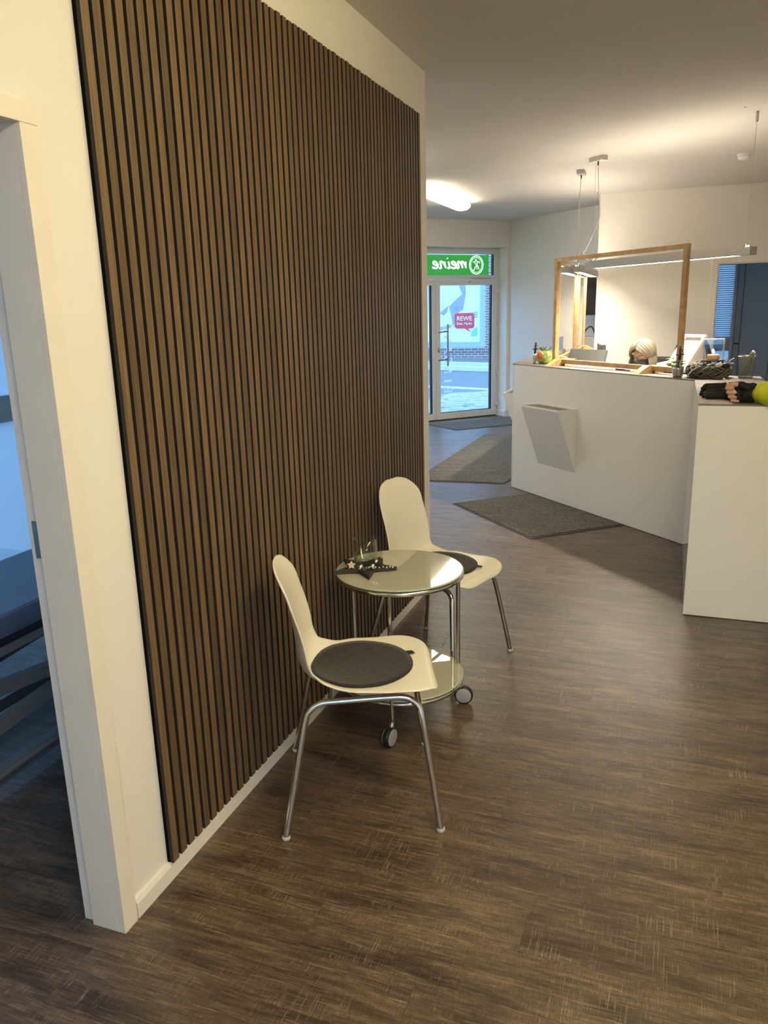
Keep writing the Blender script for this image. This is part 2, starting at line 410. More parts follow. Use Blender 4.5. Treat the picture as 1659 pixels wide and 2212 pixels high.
def struct(o, label, cat): return tag(o, label, cat, kind='structure')
def remesh(o, vox, sm=6):
    m = o.modifiers.new('remesh', 'REMESH'); m.mode = 'VOXEL'; m.voxel_size = vox; m.use_smooth_shade = True
    if sm:
        k = o.modifiers.new('smooth', 'SMOOTH'); k.iterations = sm; k.factor = .5
    return o
def copy_tree(o, parent=None):
    c = o.copy(); C.objects.link(c); c.parent = parent
    for ch in list(o.children): copy_tree(ch, c)
    return c
def text_mesh(txt, size, extrude, mat, name, parent=None, align='CENTER'):
    cu = bpy.data.curves.new('t', 'FONT'); cu.body = txt; cu.size = size; cu.extrude = extrude; cu.align_x = align; cu.align_y = 'CENTER'; cu.offset = size * .012
    o = bpy.data.objects.new('t', cu); C.objects.link(o)
    dg = bpy.context.evaluated_depsgraph_get(); me = bpy.data.meshes.new_from_object(o.evaluated_get(dg))
    bpy.data.objects.remove(o); bpy.data.curves.remove(cu)
    me.materials.clear(); me.materials.append(M[mat])
    n = bpy.data.objects.new(name, me); C.objects.link(n)
    if parent: n.parent = parent
    return n
# ------------------------------------------------------------------ the shell of the rooms
D0 = Vector((-1.231, 9.853, 0)); dd = Vector((.685, .7285, 0)).normalized(); nn = Vector((dd.y, -dd.x, 0)); ZV = Vector((0, 0, 1))
def dv(u, n, z): return D0 + dd * u + nn * n + ZV * z
FOOT = [(-2.3, -3.0), (4.3, -3.0), (4.3, 9.75), (-.55, 9.95), (-1.1, 10.02), (-3.75, 7.2), (-3.75, 2.43), (-2.3, 2.43)]
ceil = struct(MB().prism(FOOT, ZC, ZC + .15).build('ceiling', 'ceil'), 'plain white plastered ceiling over the whole room', 'ceiling')
for (x, y, r) in ((-.30 + .1, 5.0, .006), (.10, 5.35, .006), (1.55, 4.1, .008)):
    MB().lathe([(0, ZC - .002), (r, ZC - .002), (r, ZC + .001)], 10, (x, y, 0)).build('screw_plug', 'alu', ceil)

floor = struct(MB().prism(FOOT, -.12, -.004).build('floor', 'subfloor'), 'dark brown wood-look plank floor with pale cross scratches', 'floor')
PW, PL = .168, 1.22
def plank_mesh(L):
    t = MB(); g = .0003
    t.box(-L / 2 + g, L / 2 - g, -PW / 2 + g, PW / 2 - g, -.004, 0)
    me = bpy.data.meshes.new('plank'); me.from_pydata(t.v, [], t.f); me.materials.append(M['floor']); me.update(); return me
pme = plank_mesh(PL)
ROW0 = .059 - 6 * PW
nrow = 0; y = ROW0
placed = 0
while y < 5.95:
    yc = y + PW / 2
    offs = (nrow * .457 + .13 * math.sin(nrow * 2.3)) % PL
    xl = -2.25 if yc < 2.45 else -1.6
    if yc < .3: xl = -1.5
    xr = CAM.x + (yc - CAM.y) * .145 + .35
    x = -2.25 - offs
    k = 0
    while x < xr:
        xc = x + PL / 2
        if xc + PL / 2 > xl and not (2.45 <= yc and xc + PL / 2 < -1.3):
            o = bpy.data.objects.new('plank', pme); C.objects.link(o); o.parent = floor; o.location = (xc, yc, 0)
            if (nrow * 7 + k * 3) % 5 < 2: o.rotation_euler = (0, 0, PI)
            placed += 1
        x += PL; k += 1
    nrow += 1; y += PW
YF = y
# the remaining planks, too far away or out of sight to pick apart
t = MB(); rnd = []
def plank_field(x0, x1, y0, y1, z=0.0):
    yy = y0; i = 0
    while yy < y1 - 1e-6:
        ye = min(yy + PW, y1); x = x0 - ((i * .457) % PL); i += 1
        while x < x1:
            a, b = max(x, x0), min(x + PL, x1)
            if b - a > .01:
                g = .0006
                t.add([(a + g, yy + g, z), (b - g, yy + g, z), (b - g, ye - g, z), (a + g, ye - g, z)], [(0, 1, 2, 3)]); rnd.append(random.random())
            x += PL
        yy = ye
plank_field(-3.7, 4.25, YF, 9.9)
plank_field(1.3, 4.25, ROW0, YF, -.0012)
plank_field(2.75, 4.25, -3, ROW0)
plank_field(-2.25, 0, ROW0, 2.43, -.0012)
plank_field(-3.7, -.3, 2.45, YF, -.0012)
pf = t.build('plank_field', 'floor', floor); pf['kind'] = 'stuff'
a = pf.data.attributes.new('rnd', 'FLOAT', 'FACE')
for i, v in enumerate(rnd): a.data[i].value = v
t = MB(); rnd = []
plank_field(-2.25, 2.75, -3, ROW0)
pf2 = t.build('plank_field', 'floor', floor); pf2['kind'] = 'stuff'
a = pf2.data.attributes.new('rnd', 'FLOAT', 'FACE')
for i, v in enumerate(rnd): a.data[i].value = v

# wall with the slats (doorway to the treatment room at its near end)
w = MB(); DO0, DO1, DZ = -1.12, -.185, 1.95
w.box(-.107, 0, DO1, 2.55, -.004, ZC); w.box(-.107, 0, DO0, DO1, DZ, ZC); w.box(-.107, 0, -3, DO0, -.004, ZC)
struct(w.build('wall_left', 'paint'), 'warm white plastered wall carrying the slat panelling', 'wall')
struct(MB().box(-3.75, -.107, 2.43, 2.55, -.004, ZC).build('wall_left_return', 'paint'), 'white wall running off behind the slat wall corner', 'wall')
w = MB(); w.box(-3.75, -3.63, 2.55, 5.7, -.004, ZC); w.box(-3.75, -3.63, 6.8, 7.35, -.004, ZC); w.box(-3.75, -3.63, 5.7, 6.8, -.004, .25); w.box(-3.75, -3.63, 5.7, 6.8, 2.35, ZC)
struct(w.build('wall_entrance_left', 'paint'), 'white wall at the far left of the entrance', 'wall')
struct(MB().box(4.18, 4.3, -3, 9.6, -.004, ZC).build('wall_right', 'paint'), 'white wall on the right side of the room', 'wall')
w = MB(); w.box(-2.3, 1.28, -3.0, -2.88, -.004, ZC); w.box(2.02, 4.3, -3.0, -2.88, -.004, ZC); w.box(1.28, 2.02, -3.0, -2.88, 2.3, ZC); w.box(1.28, 2.02, -3.0, -2.88, -.004, .04)
struct(w.build('wall_back', 'paint'), 'white wall behind the viewpoint', 'wall')
# partition behind the reception
PY = 7.62; PX0 = .375; OX0, OX1, OZ = 1.597, 2.46, 1.93
w = MB(); w.box(PX0, OX0, PY, PY + .12, -.004, ZC); w.box(OX0, OX1, PY, PY + .12, OZ, ZC); w.box(OX1, 4.18, PY, PY + .12, -.004, ZC)
struct(w.build('wall_partition', 'paint'), 'warm lit partition wall behind the reception desk', 'wall')
# side wall of the entrance, bluish in the daylight
KX = Vector((-1.01, 9.735, 0)); kb = Vector((.74, -.672, 0)); kn = Vector((.672, .74, 0))
w = MB(); w.obox(KX, kb, kn, ZV, (0, 2.84), (0, .12), (-.004, ZC))
struct(w.build('wall_entrance_right', 'paint'), 'white side wall next to the glass entrance door', 'wall')
# entrance wall with niche
w = MB()
w.obox(D0, dd, nn, ZV, (.02, .36), (-.06, .24), (-.004, ZC))
w.obox(D0, dd, nn, ZV, (-2.1, .02), (-.06, .24), (2.345, ZC))
w.obox(D0, dd, nn, ZV, (-2.25, -2.1), (-.06, .24), (-.004, ZC)); w.obox(D0, dd, nn, ZV, (-3.9, -3.75), (-.06, .24), (-.004, ZC))
w.obox(D0, dd, nn, ZV, (-3.75, -2.25), (-.06, .24), (-.004, .12)); w.obox(D0, dd, nn, ZV, (-3.75, -2.25), (-.06, .24), (2.345, ZC))
struct(w.build('wall_entrance', 'paint'), 'white wall around the glass entrance door', 'wall')
# treatment room
w = MB(); TX = -2.2; WY0, WY1, WZ0, WZ1 = -2.2, 2.33, .10, 2.42
w.box(TX - .1, TX, -3, WY0, -.004, ZC); w.box(TX - .1, TX, WY1, 2.43, -.004, ZC)
w.box(TX - .1, TX, WY0, WY1, -.004, WZ0); w.box(TX - .1, TX, WY0, WY1, WZ1, ZC)
struct(w.build('wall_treatment', 'paint'), 'window wall of the treatment room seen through the doorway', 'wall')
# back room behind the partition
w = MB(); BY = 9.55; BX0, BX1, BZ0, BZ1 = 1.62, 1.90, .55, 2.12
w.box(1.25, BX0, BY, BY + .12, -.004, ZC); w.box(BX1, 2.5, BY, BY + .12, -.004, ZC); w.box(3.9, 4.18, BY, BY + .12, -.004, ZC)
w.box(2.5, 3.9, BY, BY + .12, -.004, .5); w.box(2.5, 3.9, BY, BY + .12, 2.3, ZC)
w.box(BX0, BX1, BY, BY + .12, -.004, BZ0); w.box(BX0, BX1, BY, BY + .12, BZ1, ZC)
w.box(1.13, 1.25, PY + .12, BY + .12, -.004, ZC)
struct(w.build('wall_back_room', 'bluegrey'), 'blue-grey wall of the dim room beyond the far doorway', 'wall')

# baseboards
def bboard(name, p0, p1, inward, label, h=.056, th=.014):
    p0, p1 = Vector((*p0, 0)), Vector((*p1, 0)); ax = (p1 - p0).normalized(); L = (p1 - p0).length; ny = Vector((*inward, 0)).normalized()
    b = MB(); prof = [(0, 0), (th, 0), (th, h - .012), (th - .005, h), (0, h)]
    n = len(prof); vs = []
    for q in (0, L):
        for (yy, zz) in prof: vs.append(p0 + ax * q + ny * yy + ZV * zz)
    fs = [tuple(range(n)), tuple(range(2 * n - 1, n - 1, -1))] + [(i, i + n, (i + 1) % n + n, (i + 1) % n) for i in range(n)]
    return struct(b.add(vs, fs).build(name, 'trim'), label, 'baseboard')
bboard('baseboard_left', (0, -.155), (0, 2.564), (1, 0), 'white baseboard running under the slat panelling')
bboard('baseboard_left_return', (.014, 2.55), (-3.6, 2.55), (0, 1), 'white baseboard round the corner behind the slat wall', .056)
E2 = dv(.02, .24, 0)
bboard('baseboard_entrance', (E2.x, E2.y), ((E2 + dd * .09).x, (E2 + dd * .09).y), (nn.x, nn.y), 'short white baseboard beside the entrance door', .09)
q = dv(.02, 0.03, 0); bboard('baseboard_entrance_reveal', (q.x, q.y), (E2.x, E2.y), (-dd.x, -dd.y), 'white baseboard in the reveal of the entrance door', .09)
bboard('baseboard_entrance_right', (KX.x, KX.y), ((KX + kb * 1.7).x, (KX + kb * 1.7).y), (-kn.x, -kn.y), 'white baseboard along the bluish side wall', .09)
bboard('baseboard_partition', (PX0, PY), (OX0 - .06, PY), (0, -1), 'white baseboard under the partition behind the desk', .06)

# door casing at the left
tr = struct(empty('trim_1'), 'cream lacquered casing of the open doorway at the left', 'door frame')
def casing(yi, yo, zi, zo):
    MB().box(-.002, .015, yi, yo, 0, zi, .002).build('casing_post', 'casing', tr)
casing(-.211, -.160, 1.9295, 0)
MB().box(-.002, .015, -1.16, -.160, 1.930, 1.972, .002).build('casing_head', 'casing', tr)
MB().box(-.002, .015, -1.16, -1.095, 0, 1.9295, .002).build('casing_post', 'casing', tr)
MB().box(-.088, -.0025, -.211, -.187, 0, 1.954, .001).build('jamb', 'casing', tr)
MB().box(-.125, -.0885, -.199, -.187, 0, 1.954, .001).build('rebate_strip', 'trim', tr)
MB().box(-.088, -.0025, -1.095, -.2115, 1.930, 1.949, .001).build('jamb_head', 'casing', tr)
MB().box(-.125, -.0885, -1.11, -.2, 1.942, 1.949, .001).build('rebate_strip', 'trim', tr)
MB().box(-.088, -.0025, -1.119, -1.0955, 0, 1.929, .001).build('jamb', 'casing', tr)
MB().box(-.112, -.0935, -.2012, -.1992, 1.01, 1.10).build('strike_plate', 'steel', tr)

# casing of the doorway in the partition
tr2 = struct(empty('trim_2'), 'white casing of the far doorway in the partition', 'door frame')
MB().box(OX0 - .058, OX0, PY - .014, PY - .001, 0, OZ, .002).build('casing_post', 'trim', tr2)
MB().box(OX1, OX1 + .058, PY - .014, PY - .001, 0, OZ, .002).build('casing_post', 'trim', tr2)
MB().box(OX0 - .058, OX1 + .058, PY - .014, PY - .001, OZ, OZ + .058, .002).build('casing_head', 'trim', tr2)
MB().box(OX0 - .001, OX0 + .012, PY, PY + .12, 0, OZ - .0125, .001).build('jamb', 'trim', tr2)
MB().box(OX0, OX1, PY, PY + .12, OZ - .012, OZ + .001, .001).build('jamb_head', 'trim', tr2)

# window of the treatment room
wn = struct(empty('window_1'), 'frosted window of the treatment room, two panes high', 'window')
fx0, fx1 = TX - .08, TX - .02
MB().box(fx0, fx1, WY0, WY0 + .07, WZ0, WZ1, .003).build('window_frame', 'pvc', wn)
MB().box(fx0, fx1, WY1 - .07, WY1, WZ0, WZ1, .003).build('window_frame', 'pvc', wn)
for z0, z1 in ((WZ0, WZ0 + .07), (1.0, 1.145), (WZ1 - .07, WZ1)):
    MB().box(fx0, fx1, WY0 + .0705, WY1 - .0705, z0, z1, .003).build('window_rail', 'pvc', wn)
MB().box(fx0 + .02, fx1 - .02, .9, 1.0, WZ0 + .0705, .9995).build('window_mullion', 'pvc', wn)
for y0, y1 in ((WY0 + .0705, .8995), (1.0005, WY1 - .0705)):
    MB().box(TX - .055, TX - .049, y0, y1, WZ0 + .0705, .9995).build('pane', 'frost_room', wn)
MB().box(TX - .055, TX - .049, WY0 + .0705, WY1 - .0705, 1.1455, WZ1 - .0705).build('pane', 'frost_room', wn)
MB().box(TX - .015, TX + .12, WY0, WY1, WZ0 - .03, WZ0 - .001, .004).build('window_sill', 'trim', wn)
for k in range(4):
    MB().box(TX - .017, TX - .013, WY0 + .08, WY1 - .08, 1.86 + k * .035, 1.875 + k * .035).build('blind_slat', 'pvc', wn)

def plain_window(name, label, x0, x1, y0, y1, z0, z1):
    wn = struct(empty(name), label, 'window')
    for a, b, c, d in ((x0, x0 + .06, z0, z1), (x1 - .06, x1, z0, z1), (x0 + .0605, x1 - .0605, z0, z0 + .06), (x0 + .0605, x1 - .0605, z1 - .06, z1)):
        MB().box(a, b, y0, y1, c, d, .003).build('window_frame', 'pvc', wn)
    MB().box(x0 + .0605, x1 - .0605, (y0 + y1) / 2 - .003, (y0 + y1) / 2 + .003, z0 + .0605, z1 - .0605).build('pane', 'pane', wn)
plain_window('added_window_4', 'added unseen window of the far room, beside the blue-grey door', 2.5, 3.9, BY + .03, BY + .09, .5, 2.3)  # added out of view so daylight reaches the dim door
plain_window('window_5', 'floor-length window in the wall behind the viewpoint', 1.28, 2.02, -2.97, -2.91, .04, 2.3)
# window with blind and blue-grey door in the far room
wn = struct(empty('window_2'), 'narrow window with a lowered blind beyond the far doorway', 'window')
MB().box(BX0, BX0 + .03, BY + .01, BY + .06, BZ0, BZ1).build('window_frame', 'pvc', wn)
MB().box(BX1 - .03, BX1, BY + .01, BY + .06, BZ0, BZ1).build('window_frame', 'pvc', wn)
for z0, z1 in ((BZ0, BZ0 + .05), (.93, 1.09), (BZ1 - .04, BZ1)):
    MB().box(BX0 + .0305, BX1 - .0305, BY + .01, BY + .06, z0, z1).build('window_rail', 'bluegrey', wn)
for z0, z1 in ((BZ0 + .0505, .9295), (1.0905, BZ1 - .0405)):
    MB().box(BX0 + .0305, BX1 - .0305, BY + .045, BY + .05, z0, z1).build('pane', 'frost', wn)
z = 1.10
while z < BZ1 - .05:
    t = MB(); t.obox((0, BY + .03, z), (1, 0, 0), (0, .8, -.6), (0, .6, .8), (BX0 + .031, BX1 - .031), (-.011, .011), (-.0008, .0008)); t.build('blind_slat', 'pvc', wn)
    z += .026
dr = struct(empty('door_2'), 'plain blue-grey door leaf beyond the far doorway', 'door')
MB().box(1.985, 2.33, BY - .045, BY - .005, 0, 2.3, .004).build('door_leaf', 'bluegrey', dr)
MB().box(1.915, 1.98, BY - .03, BY - .002, 0, 2.36, .004).build('door_post', 'bluegrey', dr)
MB().box(2.335, 2.40, BY - .06, BY - .002, 0, 2.36, .004).build('door_post', 'bluegrey', dr)
MB().tube([(1.925, BY - .03, 1.02), (1.925, BY - .075, 1.02), (1.965, BY - .08, 1.02)], .008, 8).build('door_handle', 'black', dr)

# ------------------------------------------------------------------ entrance door
door = struct(empty('door_1'), 'white framed glass entrance door with a long bar handle', 'door')
def dbox(u, n, z, bev=.003): return MB().obox(D0, dd, nn, ZV, u, n, z, bev)
dbox((-.004, .0195), (-.045, .03), (0, 2.344)).build('frame_post', 'pvc', door)
dbox((-2.09, -2.045), (-.045, .03), (0, 2.344)).build('frame_post', 'pvc', door)
dbox((-2.0445, -.0045), (-.045, .03), (2.268, 2.344)).build('frame_head', 'pvc', door)
dbox((-2.0445, -.0045), (-.045, .03), (1.932, 1.985)).build('transom_bar', 'pvc', door)
dbox((-.0445, -.0045), (-.045, .03), (1.9855, 2.2675)).build('transom_post', 'pvc', door)
dbox((-.055, -.045), (-.05, .0), (1.9855, 2.2675), 0).build('transom_gasket', 'gasket', door)
dbox((-2.04, -.0555), (.0, .006), (1.9855, 2.2675), 0).build('transom_pane', 'pane', door)
dbox((-2.04, -.0), (-.03, .02), (-.003, .008)).build('threshold', 'gasket', door)
def leaf(u0, u1, gl, gr):
    lf = dbox((u0, u0 + gl), (-.03, .036), (.012, 1.928)).build('door_leaf', 'pvc', door)
    dbox((u1 - gr, u1), (-.03, .036), (.012, 1.928)).build('leaf_stile', 'pvc', lf)
    dbox((u0 + gl + .0003, u1 - gr - .0003), (-.03, .036), (1.853, 1.928)).build('leaf_rail', 'pvc', lf)
    dbox((u0 + gl + .0003, u1 - gr - .0003), (-.03, .036), (.012, .10)).build('leaf_rail', 'pvc', lf)
    a, b = u0 + gl + .0005, u1 - gr - .0005
    dbox((b - .018, b), (-.028, .010), (.1005, 1.8525), 0).build('gasket', 'gasket', lf)
    dbox((a, b - .0185), (-.028, .02), (.1005, .108), 0).build('gasket', 'gasket', lf)
    dbox((a, b - .0185), (-.005, .003), (.1085, 1.8525), 0).build('pane', 'pane', lf)
    return lf
lf = leaf(-1.018, -.006, .072, .075)
lf2 = leaf(-2.043, -1.022, .075, .05)
bar = MB().tube([dv(-.868, .105, .765), dv(-.868, .105, 1.336)], .0135, 12).build('bar_handle', 'steel', lf)
for z in (.86, 1.24):
    MB().tube(spline([dv(-.868, .105, z), dv(-.93, .10, z - .004), dv(-.975, .075, z - .01), dv(-.978, .036, z - .012)], 4), .011, 10).build('handle_standoff', 'steel', lf)
MB().ball(dv(-.975, .038, .985), .022, 12, 8, (.8, .8, 1.5)).build('lock_escutcheon', 'steel', lf)
for z in (1.75, 1.31, .60, .155):
    dbox((-.018, .035), (.036, .062), (z, z + .045), .004).build('hinge', 'pvc', lf)
    MB().tube([dv(.02, .05, z - .045), dv(.02, .05, z)], .014, 10).build('hinge_pin', 'pvc', lf)
dbox((-.49, -.46), (.036, .04), (1.88, 1.905), 0).build('door_plate', 'steel', lf)
MB().tube([dv(-.44, .05, 1.945), dv(-.13, .055, 1.938)], .006, 8).build('closer_arm', 'steel', lf)
dbox((-.45, -.43), (.036, .06), (1.93, 1.96), .003).build('closer_block', 'pvc', lf)

wn = struct(empty('added_window_3'), 'added unseen shop window beside the entrance door', 'window')  # added out of view to bring more blue daylight in
for u0, u1, z0, z1 in ((-3.75, -3.69, .12, 2.345), (-2.31, -2.25, .12, 2.345), (-3.6895, -2.3105, .12, .18), (-3.6895, -2.3105, 2.285, 2.345)):
    dbox((u0, u1), (-.03, .03), (z0, z1)).build('window_frame', 'pvc', wn)
dbox((-3.6895, -2.3105), (-.004, .002), (.1805, 2.2845), 0).build('pane', 'pane', wn)
wn = struct(empty('added_window_6'), 'added unseen shop window in the left wall of the entrance', 'window')  # added out of view, puts some blue on side wall and counter
for y0, y1, z0, z1 in ((5.7, 5.77, .25, 2.35), (6.73, 6.8, .25, 2.35), (5.7705, 6.7295, .25, .32), (5.7705, 6.7295, 2.28, 2.35)):
    MB().box(-3.72, -3.66, y0, y1, z0, z1, .003).build('window_frame', 'pvc', wn)
MB().box(-3.693, -3.687, 5.7705, 6.7295, .3205, 2.2795).build('pane', 'pane', wn)
# flat strokes: polyline of (x, y) widened to w, mapped by fn(x, y) -> 3D, swept by off
def ribbon(mb, pts, w, fn, off):
    P = [Vector((p[0], p[1], 0)) for p in pts]; n = len(P); Ls = []; Rs = []
    for i in range(n):
        t = (P[min(i + 1, n - 1)] - P[max(i - 1, 0)]).normalized(); k = Vector((-t.y, t.x, 0)) * (w / 2)
        Ls.append(P[i] + k); Rs.append(P[i] - k)
    for i in range(n - 1):
        mb.prism3([fn(q.x, q.y) for q in (Ls[i], Rs[i], Rs[i + 1], Ls[i + 1])], off)
    return mb
# etched word on the door glass, reads upwards from the street side
lw = .135; lh = .125
def glyph(ch):
    s = []
    if ch == 'E': s = [([(.2, 0), (.2, 1)], .2), ([(.05, .04), (.85, .04)], .1), ([(.05, .96), (.85, .96)], .1), ([(.2, .5), (.65, .5)], .1), ([(.85, 0), (.85, .22)], .08), ([(.85, .78), (.85, 1)], .08)]
    if ch == 'I': s = [([(.5, 0), (.5, 1)], .22), ([(.2, .04), (.8, .04)], .09), ([(.2, .96), (.8, .96)], .09)]
    if ch == 'N': s = [([(.15, 0), (.15, 1)], .11), ([(.85, 0), (.85, 1)], .11), ([(.15, 1), (.85, 0)], .2), ([(0, .04), (.32, .04)], .08), ([(.68, .96), (1, .96)], .08)]
    if ch == 'G': s = [([(.5 + .42 * math.cos(a), .5 + .48 * math.sin(a)) for a in [math.radians(q) for q in range(45, 341, 15)]], .16), ([(.6, .42), (1, .42)], .09), ([(.86, .42), (.86, .1)], .16)]
    if ch == 'A': s = [([(.08, 0), (.5, 1)], .1), ([(.92, 0), (.5, 1)], .2), ([(.25, .33), (.78, .33)], .09), ([(-.03, .03), (.25, .03)], .07), ([(.7, .03), (1.03, .03)], .07)]
    return s
for i, ch in enumerate('EINGANG'):
    t = MB(); z0 = .375 + i * .14; wd = .6 if ch == 'I' else 1
    for pts, ww in glyph(ch):
        ribbon(t, [(x * .105 * wd, y * lh) for x, y in pts], ww * .11, lambda x, y: dv(-.862 + y, -.006, z0 + x), -nn * .001)
    t.build('door_letter', 'film', lf)

# green shop sign in the transom, seen from behind
sg = thing('shop_sign', 'bright green shop sign with painted-in daylight glow above the entrance door, lettering mirrored', 'sign', dv(-1.0, -.08, 1.99))
o0 = dv(-1.0, -.08, 1.99)
def sbuild(t, name, mat): 
    t.v = [tuple(Vector(v) - o0) for v in t.v]; return t.build(name, mat, sg)
sbuild(MB().obox(D0, dd, nn, ZV, (-2.03, -.075), (-.082, -.079), (1.99, 2.264)), 'sign_sheet', 'green')
def sfn(x, y): return dv(-.44 - x, -.0785, 2.085 + y)
XH = .088
word = {'m': [[(.0, 1.0), (.06, .6), (.10, 0)], [(.09, .3), (.22, .85), (.36, 1), (.42, .8), (.42, 0)], [(.42, .3), (.55, .85), (.70, 1), (.77, .8), (.76, .2), (.84, 0), (.95, .08)]],
        'e': [[(.0, .4), (.25, .5), (.42, .75), (.30, 1), (.10, .85), (.02, .45), (.12, .08), (.35, 0), (.58, .15)]],
        'i': [[(.08, 1), (.06, .3), (.14, 0), (.28, .08)]], '.': [[(.10, 1.42), (.12, 1.52)]],
        'n': [[(.05, 1.0), (.07, .5), (.06, 0)], [(.06, .3), (.22, .85), (.40, 1), (.48, .8), (.46, .2), (.54, 0), (.66, .08)]]}
x = 0
for ch, adv in (('m', .95), ('e', .62), ('.', 0), ('i', .38), ('n', .72), ('e', .62)):
    t = MB()
    for st in word[ch]:
        p = [(q.x, q.y) for q in spline([(a, b, 0) for a, b in st], 5)]
        ribbon(t, [((x + a + .12 * b) * XH * 1.95, b * XH) for a, b in p], .026, sfn, nn * .0015)
    sbuild(t, 'sign_letter', 'signwhite'); x += adv
t = MB()
ec = (-.285, 2.128)
def efn(x, y): return dv(ec[0] - x, -.0785, ec[1] + y)
for R, ww in ((.113, .012), (.093, .007)):
    ribbon(t, [(R * math.cos(a * PI / 24), R * math.sin(a * PI / 24) * 1.08) for a in range(49)], ww, efn, nn * .0015)
sbuild(t, 'emblem_ring', 'signwhite')
t = MB()
for st in ([(-.05, .02), (-.045, .045), (-.02, .04), (-.01, 0), (-.01, -.06)], [(.055, .035), (.035, .045), (.01, .01), (-.01, -.01)], [(-.01, -.01), (.02, -.03), (.035, -.065), (.06, -.07)],
           [(-.012, .055), (.01, .05), (.012, .07), (-.008, .075)], [(-.045, -.06), (-.03, -.02), (-.01, .0)]):
    p = [(q.x, q.y) for q in spline([(a, b, 0) for a, b in st], 5)]
    ribbon(t, p, .011, efn, nn * .0015)
sbuild(t, 'emblem_figure', 'signwhite')
t = MB(); t.obox(D0, dd, nn, ZV, (-1.12, -1.085), (-.0785, -.077), (2.235, 2.258)); sbuild(t, 'sign_dot', 'signwhite')

# ------------------------------------------------------------------ the street outside
s1 = Vector((.945, -.327, 0)); s2 = Vector((.327, .945, 0))
KA = Vector((-2.8, 14.07, 0)); KB = Vector((-4.2, 19.4, 0)); KC = Vector((-4.5, 20.55, 0))
gr = tag(MB().box(-40, 30, -25, 45, -.4, -.13).build('street_ground', 'asphalt'), 'grey ground outside the building', 'ground', kind='structure')
pv = tag(MB().obox(KA, s1, s2, ZV, (-8, 8), (-6.2, -.16), (-.125, -.05)).build('near_pavement', 'asphalt'), 'light pavement just outside the glass door', 'pavement', kind='structure')
# single pavers laid beyond the door
pm = MB().box(-.098, .098, -.098, .098, -.012, 0, .006)
pme2 = bpy.data.meshes.new('paver'); pme2.from_pydata(pm.v, [], pm.f); pme2.materials.append(M['paver']); pme2.update()
e1 = Vector((.80, .60, 0)); e2 = Vector((-.60, .80, 0)); base = Vector((-2.4, 10.6, 0)); cnt = 0
for i in range(-4, 17):
    for j in range(-8, 12):
        p = base + e1 * (i * .2 + (.1 if j % 2 else 0)) + e2 * (j * .2)
        rel = p - KA
        if rel.dot(s2) > -.3 or (p - D0).dot(nn) > -.35: continue
        # stays on the right of the diagonal edge between pavers and asphalt
        q0 = Vector((-2.75, 11.9, 0)); q1 = Vector((-2.66, 13.7, 0)); ed = (q1 - q0).normalized()
        if (p - q0).dot(Vector((ed.y, -ed.x, 0))) < -.15 and p.y > 11.4: continue
        dcam = Vector((p.x - CAM.x, p.y - CAM.y, 0)); ang = math.atan2(dcam.x, dcam.y)
        if ang < -.335 or ang > -.17: continue
        o = bpy.data.objects.new('paver', pme2); C.objects.link(o); o.parent = pv; o.location = p + ZV * (-.048 + random.uniform(-.002, .006)); o.rotation_euler = (random.uniform(-.02, .02), random.uniform(-.02, .02), math.atan2(e1.y, e1.x)); cnt += 1
tag(MB().obox(KA, s1, s2, ZV, (-8, 8), (-.155, .0), (-.125, -.02), .01).build('near_kerb', 'kerb'), 'pale kerb stone edge nearest the door', 'kerb', kind='structure')
tag(MB().obox(KB, s1, s2, ZV, (-9, 9), (0, .2), (-.125, .0), .01).build('far_kerb', 'kerb'), 'pale kerb at the far side of the road', 'kerb', kind='structure')
tag(MB().obox(KC, s1, s2, ZV, (-9, 9), (0, .16), (-.125, .03), .01).build('far_strip', 'kerb'), 'second pale stone strip across the road', 'kerb', kind='structure')
FY = 25.0
fc = thing('brick_shop_building', 'brick shop building across the street behind the glass door', 'building', (-5.5, FY, -.13))
def fbox(x0, x1, y0, y1, z0, z1, name, mat): 
    t = MB().box(x0 + 5.5, x1 + 5.5, y0 - FY, y1 - FY, z0 + .13, z1 + .13); return t.build(name, mat, fc)
fbox(-4.905, -1, FY, FY + .4, -.13, 6, 'brick_pier', 'brick')
fbox(-12, -4.906, FY, FY + .4, -.13, .14, 'brick_plinth', 'brick')
fbox(-12, -4.906, FY, FY + .4, 3.4, 6, 'brick_upper_wall', 'brick')
fbox(-12, -9.2, FY, FY + .4, .141, 3.399, 'brick_pier', 'brick')
for k in range(40):
    fbox(-7.2 + k * .062, -7.2 + k * .062 + .05, FY - .03, FY - .001, .06, .19, 'brick', 'brick')
fbox(-9.2, -4.906, FY - .06, FY + .1, .20, .255, 'sill_band', 'bluegrey')
wf = fbox(-5.09, -4.91, FY + .02, FY + .12, .30, 3.39, 'window_frame', 'bluesteel')
for k, z in enumerate((.26, .31, .36)):
    fbox(-9.19, -4.91, FY + .01 + k * .012, FY + .1, z, z + .04, 'window_rail', 'bluesteel')
pw = fbox(-9.19, -5.095, FY + .05, FY + .12, .41, 3.39, 'window_backing', 'white')
